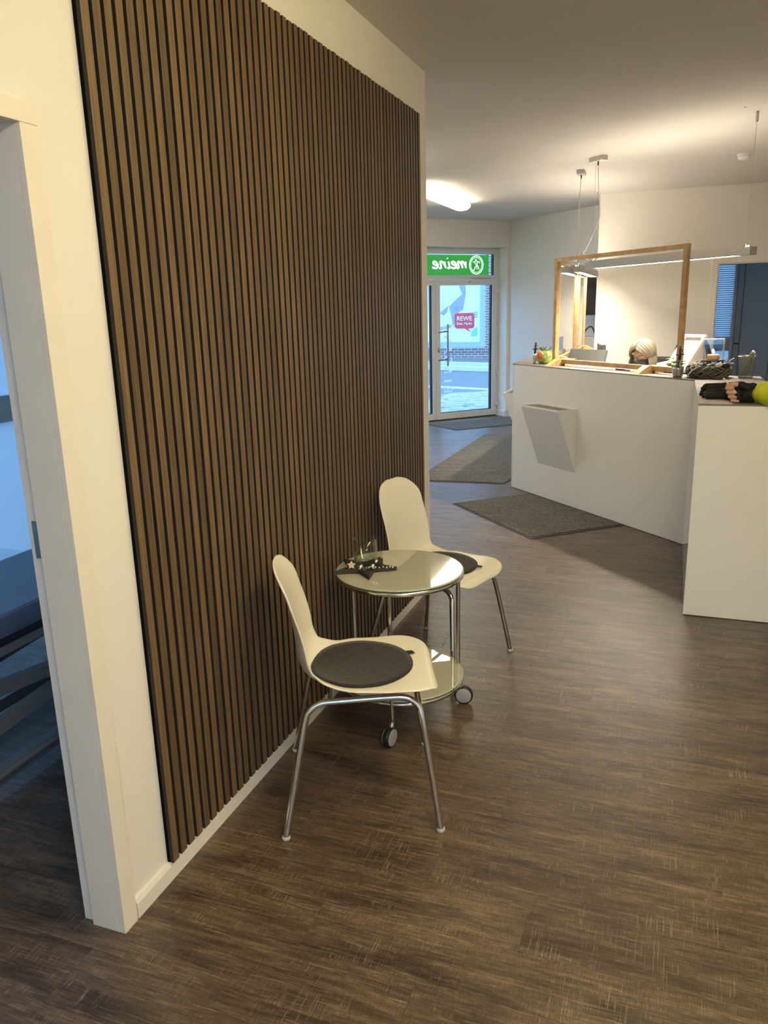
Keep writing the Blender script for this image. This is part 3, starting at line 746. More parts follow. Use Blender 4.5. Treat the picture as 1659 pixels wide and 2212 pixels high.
# poster behind the shop window
po = thing('window_poster', 'white poster with pale blue band in the shop window across the street', 'poster', (-5.9, FY + .045, .42))
def pst(pts, name, mat, y=0.0, th=.004):
    t = MB(); t.prism3([(ox + 5.9 - 0, y, oz - .42) for ox, oz in pts], (0, th, 0)); return t.build(name, mat, po)
def fpx(px, py):  # a point of the far facade from its place on the poster grid
    return (-6.523 + (px - 949) * .01637, .37 + (742 - py) * .01500)
pst([fpx(900, 600), fpx(1035, 600), fpx(1035, 731), fpx(900, 731)], 'poster_sheet', 'poster', 0, .004)
pst([fpx(990, 612), fpx(1005, 612), fpx(1006, 635), fpx(1000, 668), fpx(986, 676), fpx(979, 707), fpx(976, 690), fpx(970, 660), fpx(985, 645), fpx(998, 634)], 'pale_band', 'posterblue', -.004)
pst([fpx(949, 674), fpx(969, 658), fpx(966, 672), fpx(958, 680)], 'pale_band', 'posterblue', -.004)
pst([fpx(949, 706), fpx(976, 700), fpx(974, 707), fpx(949, 713)], 'pale_band', 'posterblue', -.004)
st = []
for k in range(10):
    r = 7.5 if k % 2 == 0 else 3.4; a = PI / 2 + k * PI / 5; st.append(fpx(987 + r * math.cos(a) * .95, 664 - r * math.sin(a)))
pst(st, 'small_star', 'posterstar', -.008)
pst([fpx(1017, 727), fpx(1019, 715), fpx(1026, 708), fpx(1031, 707), fpx(1031, 727)], 'teal_patch', 'teal', -.004)
for k in range(3): pst([fpx(1018, 675 + k * 5), fpx(1031, 672 + k * 5), fpx(1031, 675 + k * 5), fpx(1018, 678 + k * 5)], 'print_stripe', 'posterblue', -.004)
sb = thing('speech_bubble_sign', 'red speech bubble sign with white lettering on the shop poster', 'sign', (-5.62, FY + .03, .75))
def rr(x0, x1, y0, y1, r):
    o = []
    for cx, cy, a0 in ((x1 - r, y0 + r, -90), (x1 - r, y1 - r, 0), (x0 + r, y1 - r, 90), (x0 + r, y0 + r, 180)):
        for k in range(5): a = math.radians(a0 + k * 22.5); o.append((cx + r * math.cos(a), cy + r * math.sin(a)))
    return o
bb0, bb1 = fpx(982, 709), fpx(1024, 675)
t = MB(); t.prism3([(a + 5.62, 0, b - .75) for a, b in rr(bb0[0], bb1[0], bb0[1], bb1[1], .09)], (0, .006, 0)); t.build('bubble', 'pink', sb)
t = MB(); t.prism3([(a + 5.62, 0.0005, b - .75) for a, b in (fpx(1003, 708.5), fpx(1017, 718), fpx(1010, 708.5))], (0, .005, 0)); t.build('bubble_tail', 'pink', sb)
for txt, sz, pp in (('REWE', .205, (1003, 687.5)), ('Dein', .112, (993, 698.5)), ('Markt', .112, (1010.5, 698.5))):
    n = text_mesh(txt, sz, .002, 'white', 'lettering', sb); n.rotation_euler = (PI / 2, 0, 0); a, b = fpx(*pp); n.location = (a + 5.62, -.003, b - .75)
# ------------------------------------------------------------------ slat panelling
sl = thing('slat_wall_panel', 'tall dark walnut slat panelling covering the left wall', 'wall panel', (0, 0, .056))
SH = 2.405
MB().box(.0005, .0095, 0, 2.3995, 0, SH).build('felt_backing', 'felt', sl)
t = MB(); t.box(.0098, .0215, 0, .0272, 0, SH, .0012)
sme = bpy.data.meshes.new('slat'); sme.from_pydata(t.v, [], t.f); sme.materials.append(M['slat']); sme.materials.append(M['mdf']); sme.update()
for pg in sme.polygons:
    if pg.normal.x < .3: pg.material_index = 1      # only the face is veneered, the edges are dark board
for k in range(60):
    o = bpy.data.objects.new('slat', sme); C.objects.link(o); o.parent = sl; o.location = (random.uniform(-.0004, .0004), k * .04, random.uniform(-.0015, .0015))

# ------------------------------------------------------------------ chairs
PROF = [(.242, .414), (.236, .430), (.214, .441), (.155, .443), (.08, .438), (.0, .432), (-.07, .430), (-.118, .433), (-.155, .445), (-.177, .472), (-.187, .515), (-.192, .575), (-.199, .645), (-.212, .715), (-.232, .775), (-.249, .812)]
pp_ = spline([(x, 0, z) for x, z in PROF], 5)
acc = [0.0]
for i in range(1, len(pp_)): acc.append(acc[-1] + (pp_[i] - pp_[i - 1]).length)
STOT = acc[-1]
def prof_at(s):
    s = min(max(s, 0), STOT - 1e-6)
    i = max(k for k in range(len(acc)) if acc[k] <= s); i = min(i, len(acc) - 2)
    f = (s - acc[i]) / max(acc[i + 1] - acc[i], 1e-9); p = pp_[i].lerp(pp_[i + 1], f); t = (pp_[i + 1] - pp_[i]).normalized()
    return p, Vector((t.z, 0, -t.x))
def interp(tab, s):
    for (a, va), (b, vb) in zip(tab, tab[1:]):
        if s <= b:
            f = (s - a) / (b - a); f = f * f * (3 - 2 * f); return va + (vb - va) * f
    return tab[-1][1]
def shell_w(s): return interp([(0, .200), (.12, .210), (.26, .202), (.35, .172), (.41, .150), (.52, .158), (.68, .156), (STOT, .140)], s)
def shell(s, v):
    p, n = prof_at(s)
    w = shell_w(s)
    for e, R in ((s, .10), (STOT - s, .105)):
        if e < R: w -= R * (1 - math.sqrt(max(0, 1 - ((R - e) / R) ** 2)))
    c = interp([(0, .002), (.15, .012), (.30, .024), (.42, .050), (.52, .040), (.70, .020), (STOT, .006)], s)
    return p + n * (c * v * v) + Vector((0, w * v, 0)), n
def make_chair(loc, rz, label, padlabel):
    t = thing('cafe_chair', label, 'chair', loc, rz, 'cream shell chairs at the slat wall')
    NU, NV = 46, 13; vs = []; fs = []
    for i in range(NU):
        # denser stations at both ends
        f = i / (NU - 1); s = STOT * (f - .055 * math.sin(2 * PI * f))
        for j in range(NV): vs.append(shell(s, -1 + 2 * j / (NV - 1))[0])
    for i in range(NU - 1):
        for j in range(NV - 1): fs.append((i * NV + j, i * NV + j + 1, (i + 1) * NV + j + 1, (i + 1) * NV + j))
    o = MB().add(vs, fs, True).build('seat_shell', 'cream', t)
    m = o.modifiers.new('solid', 'SOLIDIFY'); m.thickness = .008; m.offset = 0
    m = o.modifiers.new('sub', 'SUBSURF'); m.levels = 1; m.render_levels = 2
    for sgn in (-1, 1):
        path = [(-.236, .246 * sgn, .006), (-.166, .176 * sgn, .345)]
        bend = [(-.150, .168 * sgn, .383), (-.118, .162 * sgn, .403), (-.06, .160 * sgn, .407), (.07, .160 * sgn, .412), (.142, .162 * sgn, .410), (.180, .170 * sgn, .384)]
        full = [Vector(path[0]), Vector(path[0]).lerp(Vector(path[1]), .5), Vector(path[1])] + [Vector(b) for b in bend] + [Vector((.192, .184 * sgn, .335)), Vector((.215, .216 * sgn, .170)), Vector((.236, .246 * sgn, .006))]
        P = spline(full, 5); mid = len(P) // 2
        MB().tube(P[:mid + 1], .0105, 12).build('leg', 'chrome', t)
        MB().tube(P[mid:], .0105, 12).build('leg', 'chrome', t)
        for q in (P[0], P[-1]):
            MB().lathe([(.0, 0), (.0125, 0), (.0135, .004), (.0125, .011), (.0, .012)], 14, (q.x, q.y, 0)).build('foot_cap', 'lgrey', t)
    for x in (-.085, .085):
        MB().tube([(x, -.160, .407), (x, -.08, .414), (x, .08, .414), (x, .160, .407)], .008, 8).build('seat_brace', 'chrome', t)
    # felt pad resting on the seat
    pd = thing('seat_pad', padlabel, 'seat pad', loc, rz, 'round felt pads on the chairs')
    s0 = acc[5 * 5] - .012; NR, NA = 9, 40
    def pad_pt(r, a, h):
        s = s0 - r * math.cos(a); yv = r * math.sin(a) * 1.02
        p, n = prof_at(s); w = shell_w(s)
        q, n = shell(s, max(-1, min(1, yv / w))); return q + n * (.0045 + h)
    vs = []; fs = []; R = .166; th = .0075
    for h in (th, 0):
        vs.append(pad_pt(0, 0, h))
        for i in range(1, NR + 1):
            rr_ = R * i / NR - (.002 if (i == NR) else 0)
            for k in range(NA): vs.append(pad_pt(rr_, 2 * PI * k / NA, h - (.0015 if i == NR and h else 0)))
    half = 1 + NR * NA
    for o_, flip in ((0, 1), (half, 0)):
        for k in range(NA):
            f = (o_, o_ + 1 + k, o_ + 1 + (k + 1) % NA); fs.append(f if flip else f[::-1])
        for i in range(NR - 1):
            for k in range(NA):
                a0 = o_ + 1 + i * NA + k; a1 = o_ + 1 + i * NA + (k + 1) % NA
                f = (a0, a0 + NA, a1 + NA, a1); fs.append(f if flip else f[::-1])
    e = 1 + (NR - 1) * NA
    for k in range(NA): fs.append((e + k, half + e + k, half + e + (k + 1) % NA, e + (k + 1) % NA))
    MB().add(vs, fs, True).build('felt_disc', 'felt_grey', pd)
    MB().tube([pad_pt(R - .001, 2 * PI * k / NA, .004) for k in range(NA)], .0022, 6, closed=True).build('edge_stitching', 'felt_edge', pd)
    # small sewn tag at the front rim
    a = math.radians(22); q = pad_pt(R, a, .006); q2 = pad_pt(R + .022, a, .004); sd = Vector((math.sin(a), -math.cos(a) * -1, 0)) * .012
    sd = Vector((-math.sin(a), math.cos(a), 0)) * .011
    MB().prism3([q - sd, q2 - sd, q2 + sd, q + sd], (0, 0, .0012)).build('sewn_tag', 'felt_edge', pd)
    return t
CH1 = ((.36, .578, 0), math.radians(23.0))
CH2 = ((.320, 1.620, 0), math.radians(-17))
make_chair(*CH1, 'cream shell chair with chrome legs, nearest to the viewer', 'round charcoal felt pad on the nearer chair')
make_chair(*CH2, 'cream shell chair with chrome legs behind the glass table', 'round charcoal felt pad on the chair behind the table')

# ------------------------------------------------------------------ glass side table
TC = (.325, 1.10); TR = .240
tb = thing('side_table', 'round white glass side table with two tiers and wheels', 'table', (TC[0], TC[1], 0))
for nm, z in (('table_top', .600), ('lower_shelf', .175)):
    g = MB().lathe([(0, z - .006), (TR - .004, z - .006), (TR - .0015, z - .0045), (TR - .0015, z - .0015), (TR - .004, z), (0, z)], 72, smooth=False).build(nm, 'tglass', tb)
    MB().tube([((TR - .001) * math.cos(2 * PI * k / 72), (TR - .001) * math.sin(2 * PI * k / 72), z - .0032) for k in range(72)], .0032, 6, closed=True).build('glass_edge', 'tgedge', g)
    MB().tube([((TR - .006) * math.cos(2 * PI * k / 72), (TR - .006) * math.sin(2 * PI * k / 72), z - .017) for k in range(72)], .0095, 10, closed=True).build('support_ring', 'chrome', g)
for i, a in enumerate((-80, 36, 163)):
    a = math.radians(a); x, y = (TR - .004) * math.cos(a), (TR - .004) * math.sin(a)
    lg = MB().tube([(x, y, .10), (x, y, .585)], .0085, 12).build('leg', 'chrome', tb)
    ca = (math.radians(-100), math.radians(10), math.radians(150))[i]
    hx, hy = math.cos(ca), math.sin(ca); wn_ = Vector((-hy, hx, 0))
    MB().tube(spline([(x, y, .10), (x, y, .085), (x + hx * .010, y + hy * .010, .065), (x + hx * .02, y + hy * .02, .04)], 4), [.0085] * 5 + [.010] * 4 + [.011] * 4, 10).build('caster_fork', 'steel', lg)
    wc = Vector((x + hx * .022, y + hy * .022, .0375))
    MB().lathe([(.0, -.012), (.032, -.012), (.0375, -.008), (.0375, .008), (.032, .012), (0, .012)], 28, wc, axis=wn_).build('caster_wheel', 'black', lg)
    for sg_ in (-1, 1):
        MB().lathe([(0, 0), (.031, 0), (.031, .003), (.029, .004), (0, .004)], 28, wc + wn_ * (.0118 if sg_ > 0 else -.0118), axis=wn_ * sg_).build('wheel_disc', 'wheelface', lg)

# decoration on the table
DC = Vector((.205, 1.052, .6005))
star = []
a0 = math.atan2(CAM.y - DC.y, CAM.x - DC.x) + .10
for k in range(10):
    r = .122 if k % 2 == 0 else .050; a = a0 + k * PI / 5; star.append((r * math.cos(a), r * math.sin(a)))
st = tag(MB().prism(star, 0, .017).build('star_tray', 'darkwood'), 'dark wooden star tray on the glass table', 'tray'); st.location = DC
bv = st.modifiers.new('bev', 'BEVEL'); bv.width = .002; bv.segments = 2
toC = (Vector((CAM.x, CAM.y, 0)) - Vector((DC.x, DC.y, 0))).normalized(); toR = Vector((-toC.y, toC.x, 0))
g = tag(MB().lathe([(0, 0), (.040, 0), (.0435, .004), (.0450, .104), (.0435, .104), (.0415, .012), (.030, .009), (0, .008)], 44).build('candle_glass', 'glass'), 'clear candle tumbler standing on the star tray', 'glass')
g.location = DC + Vector((0, 0, .0175)) + toR * .002 - toC * .008
def deco(t, name, mat, label, cat, off, z=.0175, group=None):
    o = tag(t.build(name, mat), label, cat, group); o.location = DC + toR * off[0] + toC * off[1] + Vector((0, 0, z)); return o
deco(MB().ball((0, 0, .011), .011), 'bauble', 'silver', 'shiny silver bauble in front of the candle glass', 'bauble', (-.018, .052), group='silver baubles on the star tray')
deco(MB().ball((0, 0, .011), .011), 'bauble', 'silver', 'shiny silver bauble right of the candle glass front', 'bauble', (.026, .050), group='silver baubles on the star tray')
deco(MB().ball((0, 0, .009), .009), 'bauble', 'silver', 'small silver bauble high at the right of the candle glass', 'bauble', (.040, .030), .031, group='silver baubles on the star tray')
sp_ = []
for k in range(10):
    r = .017 if k % 2 == 0 else .009; a = PI / 2 + k * PI / 5; sp_.append((r * math.cos(a), 0, .016 + r * math.sin(a)))
o = deco(MB().prism3(sp_, (0, .005, 0)), 'wooden_star', 'pinkwood', 'small pale wooden star on the left of the star tray', 'star', (-.052, .042)); o.rotation_euler = (-.5, 0, math.atan2(toR.y, toR.x))
o = deco(MB().box(-.012, .012, -.004, .004, 0, .022, .001), 'wooden_block', 'darkwood', 'small dark block standing left behind the glass', 'block', (-.058, .0)); o.rotation_euler = (0, 0, .5)
o = deco(MB().box(-.008, .008, -.004, .004, 0, .026, .001), 'wooden_block', 'darkwood', 'small dark block standing right behind the glass', 'block', (.058, .005)); o.rotation_euler = (0, 0, .9)
t = MB()
for k in range(60):
    a = k * 2.4; h = k / 60; r = .013 * math.sin(PI * (.15 + .8 * h)); t.ball((r * math.cos(a), r * math.sin(a), .003 + h * .022), .0035, 6, 4, (1.3, 1.3, .6))
deco(t, 'pine_cone', 'darkwood', 'little brown pine cone on the star tray', 'pine cone', (.050, .030))
t = MB(); random.seed(11)
for k in range(46):
    a = random.uniform(0, 2 * PI); rr_ = random.uniform(.045, .062); x, y = rr_ * math.cos(a), rr_ * math.sin(a)
    p = [(x, y, .001)]
    for q in range(3): p.append((p[-1][0] + random.uniform(-.012, .012), p[-1][1] + random.uniform(-.012, .012), max(.001, p[-1][2] + random.uniform(-.002, .007))))
    t.tube(spline(p, 3), .0009, 4, cap=False)
o = deco(t, 'moss_garland', 'mesh', 'thin tangle of silvery moss round the candle glass', 'garland', (0, 0)); o['kind'] = 'stuff'
t = MB()
for k in range(9): a = -.9 + k * .22; t.ball((.064 * math.sin(a) + .018, .0, .004 + .002 * (k % 2)), .0042, 8, 6)
o = deco(t, 'bead_string', 'silver', 'string of tiny glass beads at the right of the star tray', 'beads', (.035, .045)); o.rotation_euler = (0, 0, math.atan2(toR.y, toR.x))

# ------------------------------------------------------------------ reception counter
A = Vector((-.042, 5.163, 0)); B = Vector((1.37, 3.742, 0)); du = (B - A).normalized(); LU = (B - A).length; nu = Vector((-du.y, du.x, 0))
HC = 1.077; HB = 1.069
def ab(u, n, z=0): return A + du * u + nu * n + ZV * z
ct = thing('reception_counter', 'white high-gloss reception counter with angled front', 'counter', (A.x, A.y, 0))
def cbuild(t, name, mat, parent=None):
    t.v = [tuple(Vector(v) - Vector((A.x, A.y, 0))) for v in t.v]; return t.build(name, mat, parent or ct)
for u0, u1 in ((0, .8645), (.8655, LU - .0005)):
    cbuild(MB().obox(A, du, nu, ZV, (u0, u1), (0, .019), (.003, HB), .0008), 'front_panel', 'gloss')
cbuild(MB().box(-.055, -.036, 5.178, 7.4, .003, HB, .0008), 'side_panel', 'gloss')
cbuild(MB().prism([(-.03, 5.21), (1.40, 3.77), (1.62, 4.01), (.38, 5.26), (.38, 7.39), (-.03, 7.39)], 0.0, .72), 'counter_body', 'core')
cbuild(MB().prism([(-.03, 5.21), (1.40, 3.77), (1.42, 3.80), (0.0, 5.225), (0.0, 7.39), (-.03, 7.39)], .721, HB - .001), 'counter_rail', 'core')
def bag_shelf(o, ax, ay):
    # wedge shelf: deep at the top, nothing at the bottom; ax along the panel, ay out of the panel
    o, ax, ay = Vector(o), Vector(ax), Vector(ay); Wd, D, Ht, zt = .488, .177, .497, .777
    P = lambda x, y, z: o + ax * x + ay * y + ZV * z
    def sub(a): return tuple(Vector(a) - Vector((A.x, A.y, 0)))
    t = MB(); z1, z0 = zt - .012, zt - Ht
    vs = [P(0, .0005, z1), P(Wd, .0005, z1), P(Wd, D, z1), P(0, D, z1), P(0, .0005, z0), P(Wd, .0005, z0)]
    t.add([sub(v) for v in vs], [(0, 1, 2, 3), (3, 2, 5, 4), (0, 3, 4), (1, 5, 2), (0, 4, 5, 1)])
    s = t.build('bag_shelf', 'gloss', ct)
    for x0, x1, y0, y1 in ((0, Wd, D - .012, D), (0, .012, .0125, D - .0125), (Wd - .012, Wd, .0125, D - .0125), (0, Wd, .0005, .012)):
        t = MB(); t.obox(o, ax, ay, ZV, (x0, x1), (y0, y1), (z1 + .0002, zt)); t.v = [sub(v) for v in t.v]; t.build('shelf_lip', 'gloss', s)
    n = 5
    for k in range(n):
        y0 = .016 + k * (D - .032) / n; t = MB(); t.obox(o, ax, ay, ZV, (.014, Wd - .014), (y0, y0 + .022), (z1 + .0002, z1 + .004)); t.v = [sub(v) for v in t.v]; t.build('shelf_slat', 'slotwood', s)
bag_shelf(ab(.376, 0), du, -nu)
bag_shelf((-.055, 6.12, 0), (0, -1, 0), (-1, 0, 0))
bl = thing('counter_end_block', 'tall white block at the right end of the reception counter', 'counter', (1.37, 2.472, 0))
MB().box(0, .395, 0, .019, .004, HB, .0008).build('front_panel', 'gloss', bl)
MB().box(0, .019, .0195, 1.27, .004, HB, .0008).build('side_panel', 'gloss', bl)
MB().box(.376, .395, .0195, 1.53, .004, HB, .0008).build('side_panel', 'gloss', bl)
MB().box(.0195, .3755, .03, 1.20, 0, HB - .001).build('block_body', 'core', bl)
wt = tag(MB().prism([(-.055, 5.168), (A.x, A.y), (1.37, 3.742), (1.37, 2.472), (1.765, 2.472), (1.765, 4.02), (1.63, 4.02), (.40, 5.257), (.40, 7.4), (-.055, 7.4)], HB + .0003, HC).build('worktop', 'top'), 'grey-brown wood-look worktop covering the whole reception counter', 'worktop')
dk = thing('reception_desk', 'low grey desk hidden behind the reception counter', 'desk', (.41, 5.26, 0))
t = MB(); t.prism([(x - .41, y - 5.26) for x, y in [(.41, 5.27), (1.64, 4.045), (1.88, 4.28), (.72, 5.44), (.72, 7.3), (.41, 7.3)]], .73, .755); t.build('desk_top', 'lgrey', dk)
MB().box(.02, .28, 1.96, 2.0, 0, .73).build('desk_leg', 'lgrey', dk)
MB().prism([(x - .41, y - 5.26) for x, y in [(1.66, 4.06), (1.70, 4.06), (1.86, 4.26), (1.83, 4.29)]], 0, .73).build('desk_leg', 'lgrey', dk)

# protective screens in oak frames
def screen(o, ax, ay, L, z0, z1, label, hatch=None, feet=(.07, .93), foot_both=True):
    o, ax, ay = Vector(o), Vector(ax), Vector(ay)
    th = .028; wd = .036
    s = thing('protective_screen', label, 'screen', o, 0, 'oak framed screens on the counter')
    Z0 = Vector((0, 0, 0))
    def ob(lx, ly, lz, name, mat, par, bev=.002): return MB().obox(Z0, ax, ay, ZV, lx, ly, lz, bev).build(name, mat, par)
    h0, h1 = z0 - o.z, z1 - o.z
    ob((0, wd), (-th / 2, th / 2), (h0, h1), 'frame_post', 'oak', s)
    ob((L - wd, L), (-th / 2, th / 2), (h0, h1), 'frame_post', 'oak', s)
    ob((wd + .0003, L - wd - .0003), (-th / 2, th / 2), (h1 - .030, h1), 'frame_rail', 'oak', s)
    ob((wd + .0003, L - wd - .0003), (-th / 2, th / 2), (h0, h0 + .034), 'frame_rail', 'oak', s)
    a, b, c, d = wd, L - wd, h0 + .034, h1 - .030
    if hatch is None: ob((a, b), (-.002, .002), (c, d), 'pane', 'acryl', s, 0)
    else:
        x0, x1, zt = hatch
        ob((a, x0), (-.002, .002), (c, d), 'pane', 'acryl', s, 0)
        ob((x1, b), (-.002, .002), (c, d), 'pane', 'acryl', s, 0)
        ob((x0, x1), (-.002, .002), (zt - o.z, d), 'pane', 'acryl', s, 0)
    for f in feet:
        x = f * L
        for sg_ in (-1, 1):
            t = MB(); pts = [(x - .03, th / 2 + .0003, 0), (x - .03, .135, 0), (x - .03, .105, .020), (x - .03, th / 2 + .03, .052), (x - .03, th / 2 + .0003, .052)]
            P3 = [Z0 + ax * p[0] + ay * (p[1] * sg_) + ZV * p[2] for p in pts]
            t.prism3(P3, ax * .06); ft = t.build('screen_foot', 'oak', s)
    return s
ZT = HC + .0005
def ABz(u, n): return ab(u, n, ZT)
screen(ABz(.325, .165), du, nu, 1.395, HC + .016, 1.912, 'large oak framed clear screen along the front of the counter', None, (.075, .80))
screen((.305, 5.20, ZT), (0, 1, 0), (-1, 0, 0), 1.20, HC + .016, 1.905, 'oak framed clear screen on the left arm of the counter', (.12, .40, HC + .21), (.12, .9))
screen((.305, 6.56, ZT), (0, 1, 0), (-1, 0, 0), .62, HC + .016, 1.905, 'short oak framed screen at the far end of the left counter arm', None, (.88,))
t = MB(); t.obox(ab(.56, .30, 0), du, nu, ZV, (0, .42), (-.05, .05), (ZT, ZT + .004)); tag(t.build('paper_sheet', 'white_paper'), 'white sheet of paper under the front screen', 'paper')
t = MB(); p0, p1 = Vector((.838, 4.52, HC + .006)), Vector((.943, 4.394, HC + .006))
pn = thing('ballpoint_pen', 'black pen lying on the counter edge before the screen', 'pen', p0)
MB().tube([(0, 0, 0), (p1 - p0) * .72], .005, 8).build('barrel', 'black', pn)
MB().tube([(p1 - p0) * .72, (p1 - p0)], .0048, 8).build('cap', 'lgrey', pn)

# ------------------------------------------------------------------ pendant lamps
def pendant(o, ax, L, zb, label, wires, cab_at, can_at, ceil_clips, style, power):
    o, ax = Vector(o), Vector(ax).normalized(); ay = Vector((-ax.y, ax.x, 0))
    p = thing('pendant_lamp', label, 'lamp', (o.x, o.y, zb), 0, 'linear pendant lamps over the reception')
    Z0 = Vector((0, 0, 0)); hw, hh = .031, .050
    MB().obox(Z0, ax, ay, ZV, (0, L), (-hw, hw), (.006, hh), .001).build('housing', 'alu', p)
    for y0 in (-hw, hw - .004):
        MB().obox(Z0, ax, ay, ZV, (0, L), (y0, y0 + .004), (0, .006)).build('housing_lip', 'alu', p)
    MB().obox(Z0, ax, ay, ZV, (.12, L - .12), (-hw + .005, hw - .005), (.001, .0058)).build('diffuser', 'led', p)
    MB().obox(Z0, ax, ay, ZV, (.05, L - .05), (-.018, .018), (hh + .0003, hh + .002)).build('uplight_diffuser', 'led_up', p)
    for y0 in (-.030, .0185): MB().obox(Z0, ax, ay, ZV, (.05, L - .05), (y0, y0 + .0115), (hh + .0003, hh + .012)).build('uplight_lip', 'alu', p)
    ld = bpy.data.lights.new('pendant_light', 'AREA'); ld.shape = 'RECTANGLE'; ld.size = L - .25; ld.size_y = .05; ld.energy = power; ld.color = LAMP_PEND; ld.spread = math.radians(128)
    lo = bpy.data.objects.new('lamp_light', ld); C.objects.link(lo); lo.parent = p; lo.location = ax * (L / 2) + ZV * -.002; lo.rotation_euler = (0, 0, math.atan2(ax.y, ax.x)); lo.visible_camera = False
    for e0, e1 in ((0, .119), (L - .119, L)):
        MB().obox(Z0, ax, ay, ZV, (e0, e1), (-hw + .0045, hw - .0045), (0, .0058)).build('end_cap', 'alu', p)
    H = ZC - zb
    for u in wires:
        q = ax * u
        MB().tube([q + ZV * hh, q + ZV * (hh + .02)], .006, 8).build('wire_clamp', 'steel', p)
        MB().tube([q + ZV * (hh + .02), q + ZV * (H - .005)], .0013, 5).build('hanging_wire', 'steel', p)
        if u in ceil_clips: MB().tube([q + ZV * (H - .06), q + ZV * (H - .001)], .009, 10).build('ceiling_clip', 'steel', p)
    cq = ax * can_at[0] + ay * can_at[1]
    MB().obox(cq, ax, ay, ZV, (-.075, .075), (-.032, .032), (H - .035, H - .001), .002).build('ceiling_canopy', 'alu', p)
    MB().tube([cq + ZV * (H - .065), cq + ZV * (H - .034)], .006, 8).build('cable_gland', 'black', p)
    top = cq + ZV * (H - .06); end = ax * cab_at + ZV * (hh + .01)
    if style == 0: pts = [top, top + Vector((.012, 0, -.2)), top + Vector((.03, 0, -.38)), top + Vector((-.02, .02, -.52)), top + Vector((-.075, .02, -.64)), end + Vector((-.075, 0, .07)), end + Vector((-.03, 0, .004)), end + Vector((.05, 0, .012)), end + Vector((.09, 0, .05)), end + Vector((.05, .02, .06)), end]
    else: pts = [top, top + Vector((-.012, 0, -.22)), top + Vector((.0, 0, -.42)), top + Vector((.03, 0, -.55)), top + Vector((-.01, 0, -.66)), end + Vector((-.03, 0, .04)), end + Vector((.02, 0, .05)), end]
    MB().tube(spline(pts, 8), .0028, 6).build('power_cable', 'lgrey', p)
    return p
LO = A + du * .245 + nu * .54
pendant((LO.x, LO.y, 0), du, 1.645, 1.832, 'long linear pendant lamp hanging over the reception counter', (.06, 1.585), .06, (.06, .02), (1.585,), 0, P_LONG)
pendant((.368, 5.86, 0), (0, 1, 0), 1.645, 1.832, 'linear pendant lamp over the left counter arm, seen end-on', (.06, 1.585), .06, (.10, .0), (1.585,), 1, P_SHORT)
# wrap-around ceiling lamps, one by the entrance, the others added as fill
def wrap_lamp(loc, rz, L, mat, label, zw=.10):
    p = thing('ceiling_lamp', label, 'lamp', loc, rz, 'wrap-around ceiling lamps')
    MB().box(-.055, .055, -L / 2, L / 2, -.03, -.001, .002).build('lamp_base', 'white', p)
    prof = [(-.10, -.032), (-.095, -.060), (-.06, -.085), (0, -.094), (.06, -.085), (.095, -.060), (.10, -.032)]
    vs = []; fs = []; n = len(prof)
    for y in (-L / 2, L / 2):
        vs += [(x, y, z) for x, z in prof]
    fs = [(i, i + 1, i + 1 + n, i + n) for i in range(n - 1)] + [tuple(range(n)), tuple(range(2 * n - 1, n - 1, -1)), (0, n, 2 * n - 1, n - 1)]
    MB().add(vs, fs).build('diffuser', mat, p)
    return p
wrap_lamp((-1.09, 6.66, ZC), 0, 1.5, 'fluo', 'bright wrap-around ceiling lamp near the entrance')
wrap_lamp((-1.09, 4.2, ZC), 0, 1.5, 'fluo_fill', 'added unseen wrap-around ceiling lamp round the corner of the slat wall')  # added out of view, brightens the counter front
wrap_lamp((2.2, -1.9, ZC), 0, 1.5, 'room_fill', 'added unseen white wrap-around ceiling lamp behind the viewpoint')  # added out of view, neutral fill for end block and door jamb
wrap_lamp((1.55, .35, ZC), 0, 1.5, 'room', 'added unseen warm wrap-around ceiling lamp above the seating corner')  # added out of view, warm fill for slats, wall and chairs
sd = thing('smoke_detector', 'round cream smoke detector on the ceiling above the counter', 'smoke detector', (1.658, 5.80, ZC))
MB().lathe([(0, -.014), (.052, -.014), (.055, -.008), (.055, -.0005), (0, -.0005)], 28).build('base_ring', 'white', sd)
MB().lathe([(0, -.048), (.025, -.047), (.042, -.040), (.046, -.030), (.046, -.0145), (0, -.0145)], 28).build('sensor_dome', 'white', sd)

# ------------------------------------------------------------------ door mats
def doormat(pts, label):
    m = thing('doormat', label, 'mat', (*pts[0], 0), 0, 'dark door mats on the way in')
    P = [Vector((x, y, 0)) - Vector((*pts[0], 0)) for x, y in pts]; n = len(P); c = sum(P, Vector()) / n
    MB().prism([(p.x, p.y) for p in P], .0004, .0035).build('rubber_border', 'matedge', m)
    Q = [p + (c - p).normalized() * .035 for p in P]
    MB().prism([(p.x, p.y) for p in Q], .0036, .008).build('pile', 'mat', m)
doormat([(-.39, 4.447), (.397, 3.605), (.98, 4.125), (.157, 4.955)], 'grey mat lying against the reception counter')
doormat([(-.131, 5.26), (-.075, 5.62), (-.45, 8.06), (-.955, 8.03), (-.98, 5.2)], 'large grey mat with clipped corner in the entrance')
doormat([(-1.40, 8.262), (-.55, 9.09), (-.84, 9.40), (-1.20, 9.453), (-1.95, 8.72)], 'grey mat directly inside the glass entrance door')
